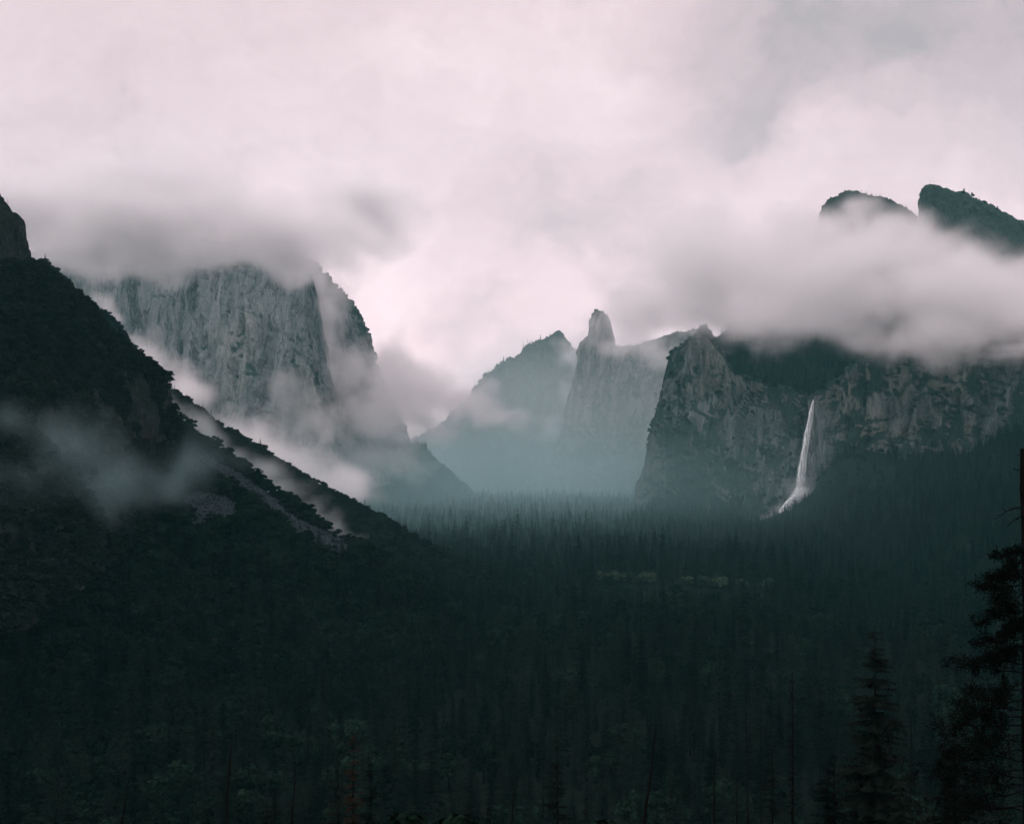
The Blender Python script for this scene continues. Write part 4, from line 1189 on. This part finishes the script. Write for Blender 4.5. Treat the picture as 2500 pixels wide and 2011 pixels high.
mist('drifting mist against the right flank of the great cliff',
     [(800, 760, 3460, 48, 110, 70), (785, 850, 3440, 36, 60, 60), (850, 920, 3400, 120, 120, 150), (780, 1030, 3150, 130, 60, 120), (930, 1030, 3500, 130, 90, 200), (960, 900, 3700, 80, 130, 160), (900, 1120, 3300, 200, 60, 150), (830, 690, 3500, 60, 60, 100), (700, 960, 3200, 90, 80, 100)],
     0.014, 9, 70, 110, 0.95, 0.05, 1.15, 2.0, stretch=(1, 1, 0.8), aniso=0.7)
mist('bright mist bank behind the second ridge',
     [(690, 1130, 2300, 160, 80, 240), (820, 1190, 2250, 130, 65, 200), (560, 1075, 2350, 140, 65, 200), (430, 960, 2350, 110, 75, 200), (350, 890, 2400, 80, 60, 150), (240, 770, 2400, 40, 40, 120)],
     0.018, 9, 75, 90, 0.85, 0.0, 1.15, 3.0, aniso=0.6)
mist('pale grey mist filling the far end of the valley',
     [(1560, 1110, 5900, 720, 360, 2500), (1000, 1190, 5700, 1300, 150, 2300)], 0.00115, 80, 900, 300, 0.25, 0.0, 0.8, 11.0, color=(0.80, 0.98, 1.0))
mist('blue-green ground mist over the far valley forest',
     [(1250, 1205, 3300, 1700, 210, 2100)], 0.00042, 45, 420, 160, 0.45, 0.0, 1.0, 14.0, color=(0.58, 0.97, 1.0))
mist('low bright cloud lying across the middle of the valley',
     [(1000, 950, 3350, 150, 85, 130), (1110, 985, 3450, 160, 52, 130), (1215, 1015, 3500, 110, 40, 110), (930, 1010, 3250, 120, 70, 110), (1040, 1020, 3300, 120, 60, 110), (960, 930, 3300, 90, 80, 100)],
     0.021, 11, 80, 100, 0.95, -0.10, 1.15, 4.0, aniso=0.8)
mist('thin upright mist streak left of the rock spire',
     [(1385, 960, 5330, 30, 60, 60), (1355, 1030, 5300, 40, 40, 60), (1400, 890, 5350, 20, 50, 50), (1345, 1060, 5250, 45, 30, 60), (1610, 1050, 4900, 26, 34, 50), (1525, 830, 4650, 85, 60, 90), (1450, 800, 5050, 55, 60, 60), (1600, 860, 4500, 80, 60, 90), (1400, 860, 5700, 60, 60, 90)],
     0.012, 12, 80, 70, 0.7, 0.0, 1.1, 5.0, aniso=0.7)
mist('wide cloud bank covering the top of the right cliffs',
     [(1590, 730, 2950, 150, 115, 130), (1780, 690, 2820, 260, 160, 150), (2050, 690, 2450, 300, 185, 150), (2350, 735, 2280, 320, 165, 140), (2700, 750, 2000, 320, 190, 140), (1700, 610, 2900, 260, 140, 140), (2450, 850, 2100, 160, 60, 70), (2150, 610, 2600, 300, 100, 130), (1860, 790, 2600, 220, 90, 100), (1980, 560, 2900, 180, 80, 130), (2420, 680, 2600, 300, 90, 120), (2300, 815, 2200, 220, 70, 70), (1720, 785, 2900, 110, 55, 80), (1535, 780, 3400, 100, 70, 100), (1990, 630, 2950, 170, 90, 120), (1960, 720, 2900, 190, 80, 110)],
     0.029, 10, 110, 110, 0.85, -0.02, 1.15, 6.0, aniso=0.7)
mist('mist strip in the gully between the two left ridges',
     [(450, 1032, 1270, 60, 44, 70), (500, 1068, 1265, 60, 44, 70), (560, 1114, 1260, 70, 46, 70), (620, 1160, 1255, 70, 44, 70), (680, 1206, 1250, 70, 42, 70), (740, 1248, 1240, 70, 30, 70), (800, 1288, 1230, 60, 26, 60), (850, 1318, 1230, 60, 20, 60), (400, 985, 1250, 50, 34, 60)],
     0.012, 4.0, 42, 40, 0.8, -0.05, 1.15, 7.0, aniso=0.5, color=(0.86, 0.985, 0.99))
mist('pale mist patch hanging on the near left slope',
     [(175, 1090, 690, 130, 110, 60), (90, 1180, 660, 150, 80, 60), (300, 1150, 720, 200, 85, 60), (450, 1160, 780, 140, 75, 60), (30, 1060, 680, 100, 60, 50), (230, 1210, 680, 170, 70, 50), (180, 1040, 720, 60, 70, 40)],
     0.0075, 3.6, 40, 48, 0.85, 0.05, 1.2, 8.0, stretch=(1, 1, 0.8), color=(0.60, 0.92, 0.95))
mist('fine spray drifting from the foot of the waterfall',
     [(1960, 1205, 2635, 60, 45, 40), (1915, 1245, 2630, 45, 25, 40), (1965, 1185, 2650, 45, 30, 30), (1870, 1270, 2620, 50, 18, 30)],
     0.020, 3.5, 30, 20, 0.6, 0.0, 1.0, 9.0)
mist('thin cloud wisps around the two right summits',
     [(2060, 545, 3000, 100, 50, 100), (2180, 555, 2980, 110, 65, 100), (2120, 505, 3050, 70, 35, 60), (2390, 640, 2950, 140, 40, 80), (2500, 655, 2900, 150, 45, 80), (2240, 620, 2950, 120, 50, 90)],
     0.012, 8, 70, 50, 0.65, 0.05, 0.95, 10.0)

# ------------------------------------------------------------------ air
def haze():
    x0, x1, y0, y1, z0, z1 = -5200, 5200, -400, 7000, -60, 1900
    v = np.array([(x, y, z) for x in (x0, x1) for y in (y0, y1) for z in (z0, z1)], float)
    f = np.array([(0, 1, 3, 2), (4, 6, 7, 5), (0, 4, 5, 1), (2, 3, 7, 6), (0, 2, 6, 4), (1, 5, 7, 3)])
    m, N, L = mat_new('haze')
    out = N('ShaderNodeOutputMaterial'); p = N('ShaderNodeVolumePrincipled')
    p.inputs['Color'].default_value = (0.25, 0.79, 0.82, 1)
    p.inputs['Density'].default_value = 0.000024
    p.inputs['Anisotropy'].default_value = 0.1
    L(p.outputs[0], out.inputs['Volume'])
    o = add('haze', mesh_np('haze', v, f, m, False))
    tag(o, 'thin blue-green haze filling the whole valley', 'haze', kind='stuff')
haze()
print('trees', len(conif), len(broad), len(bush))
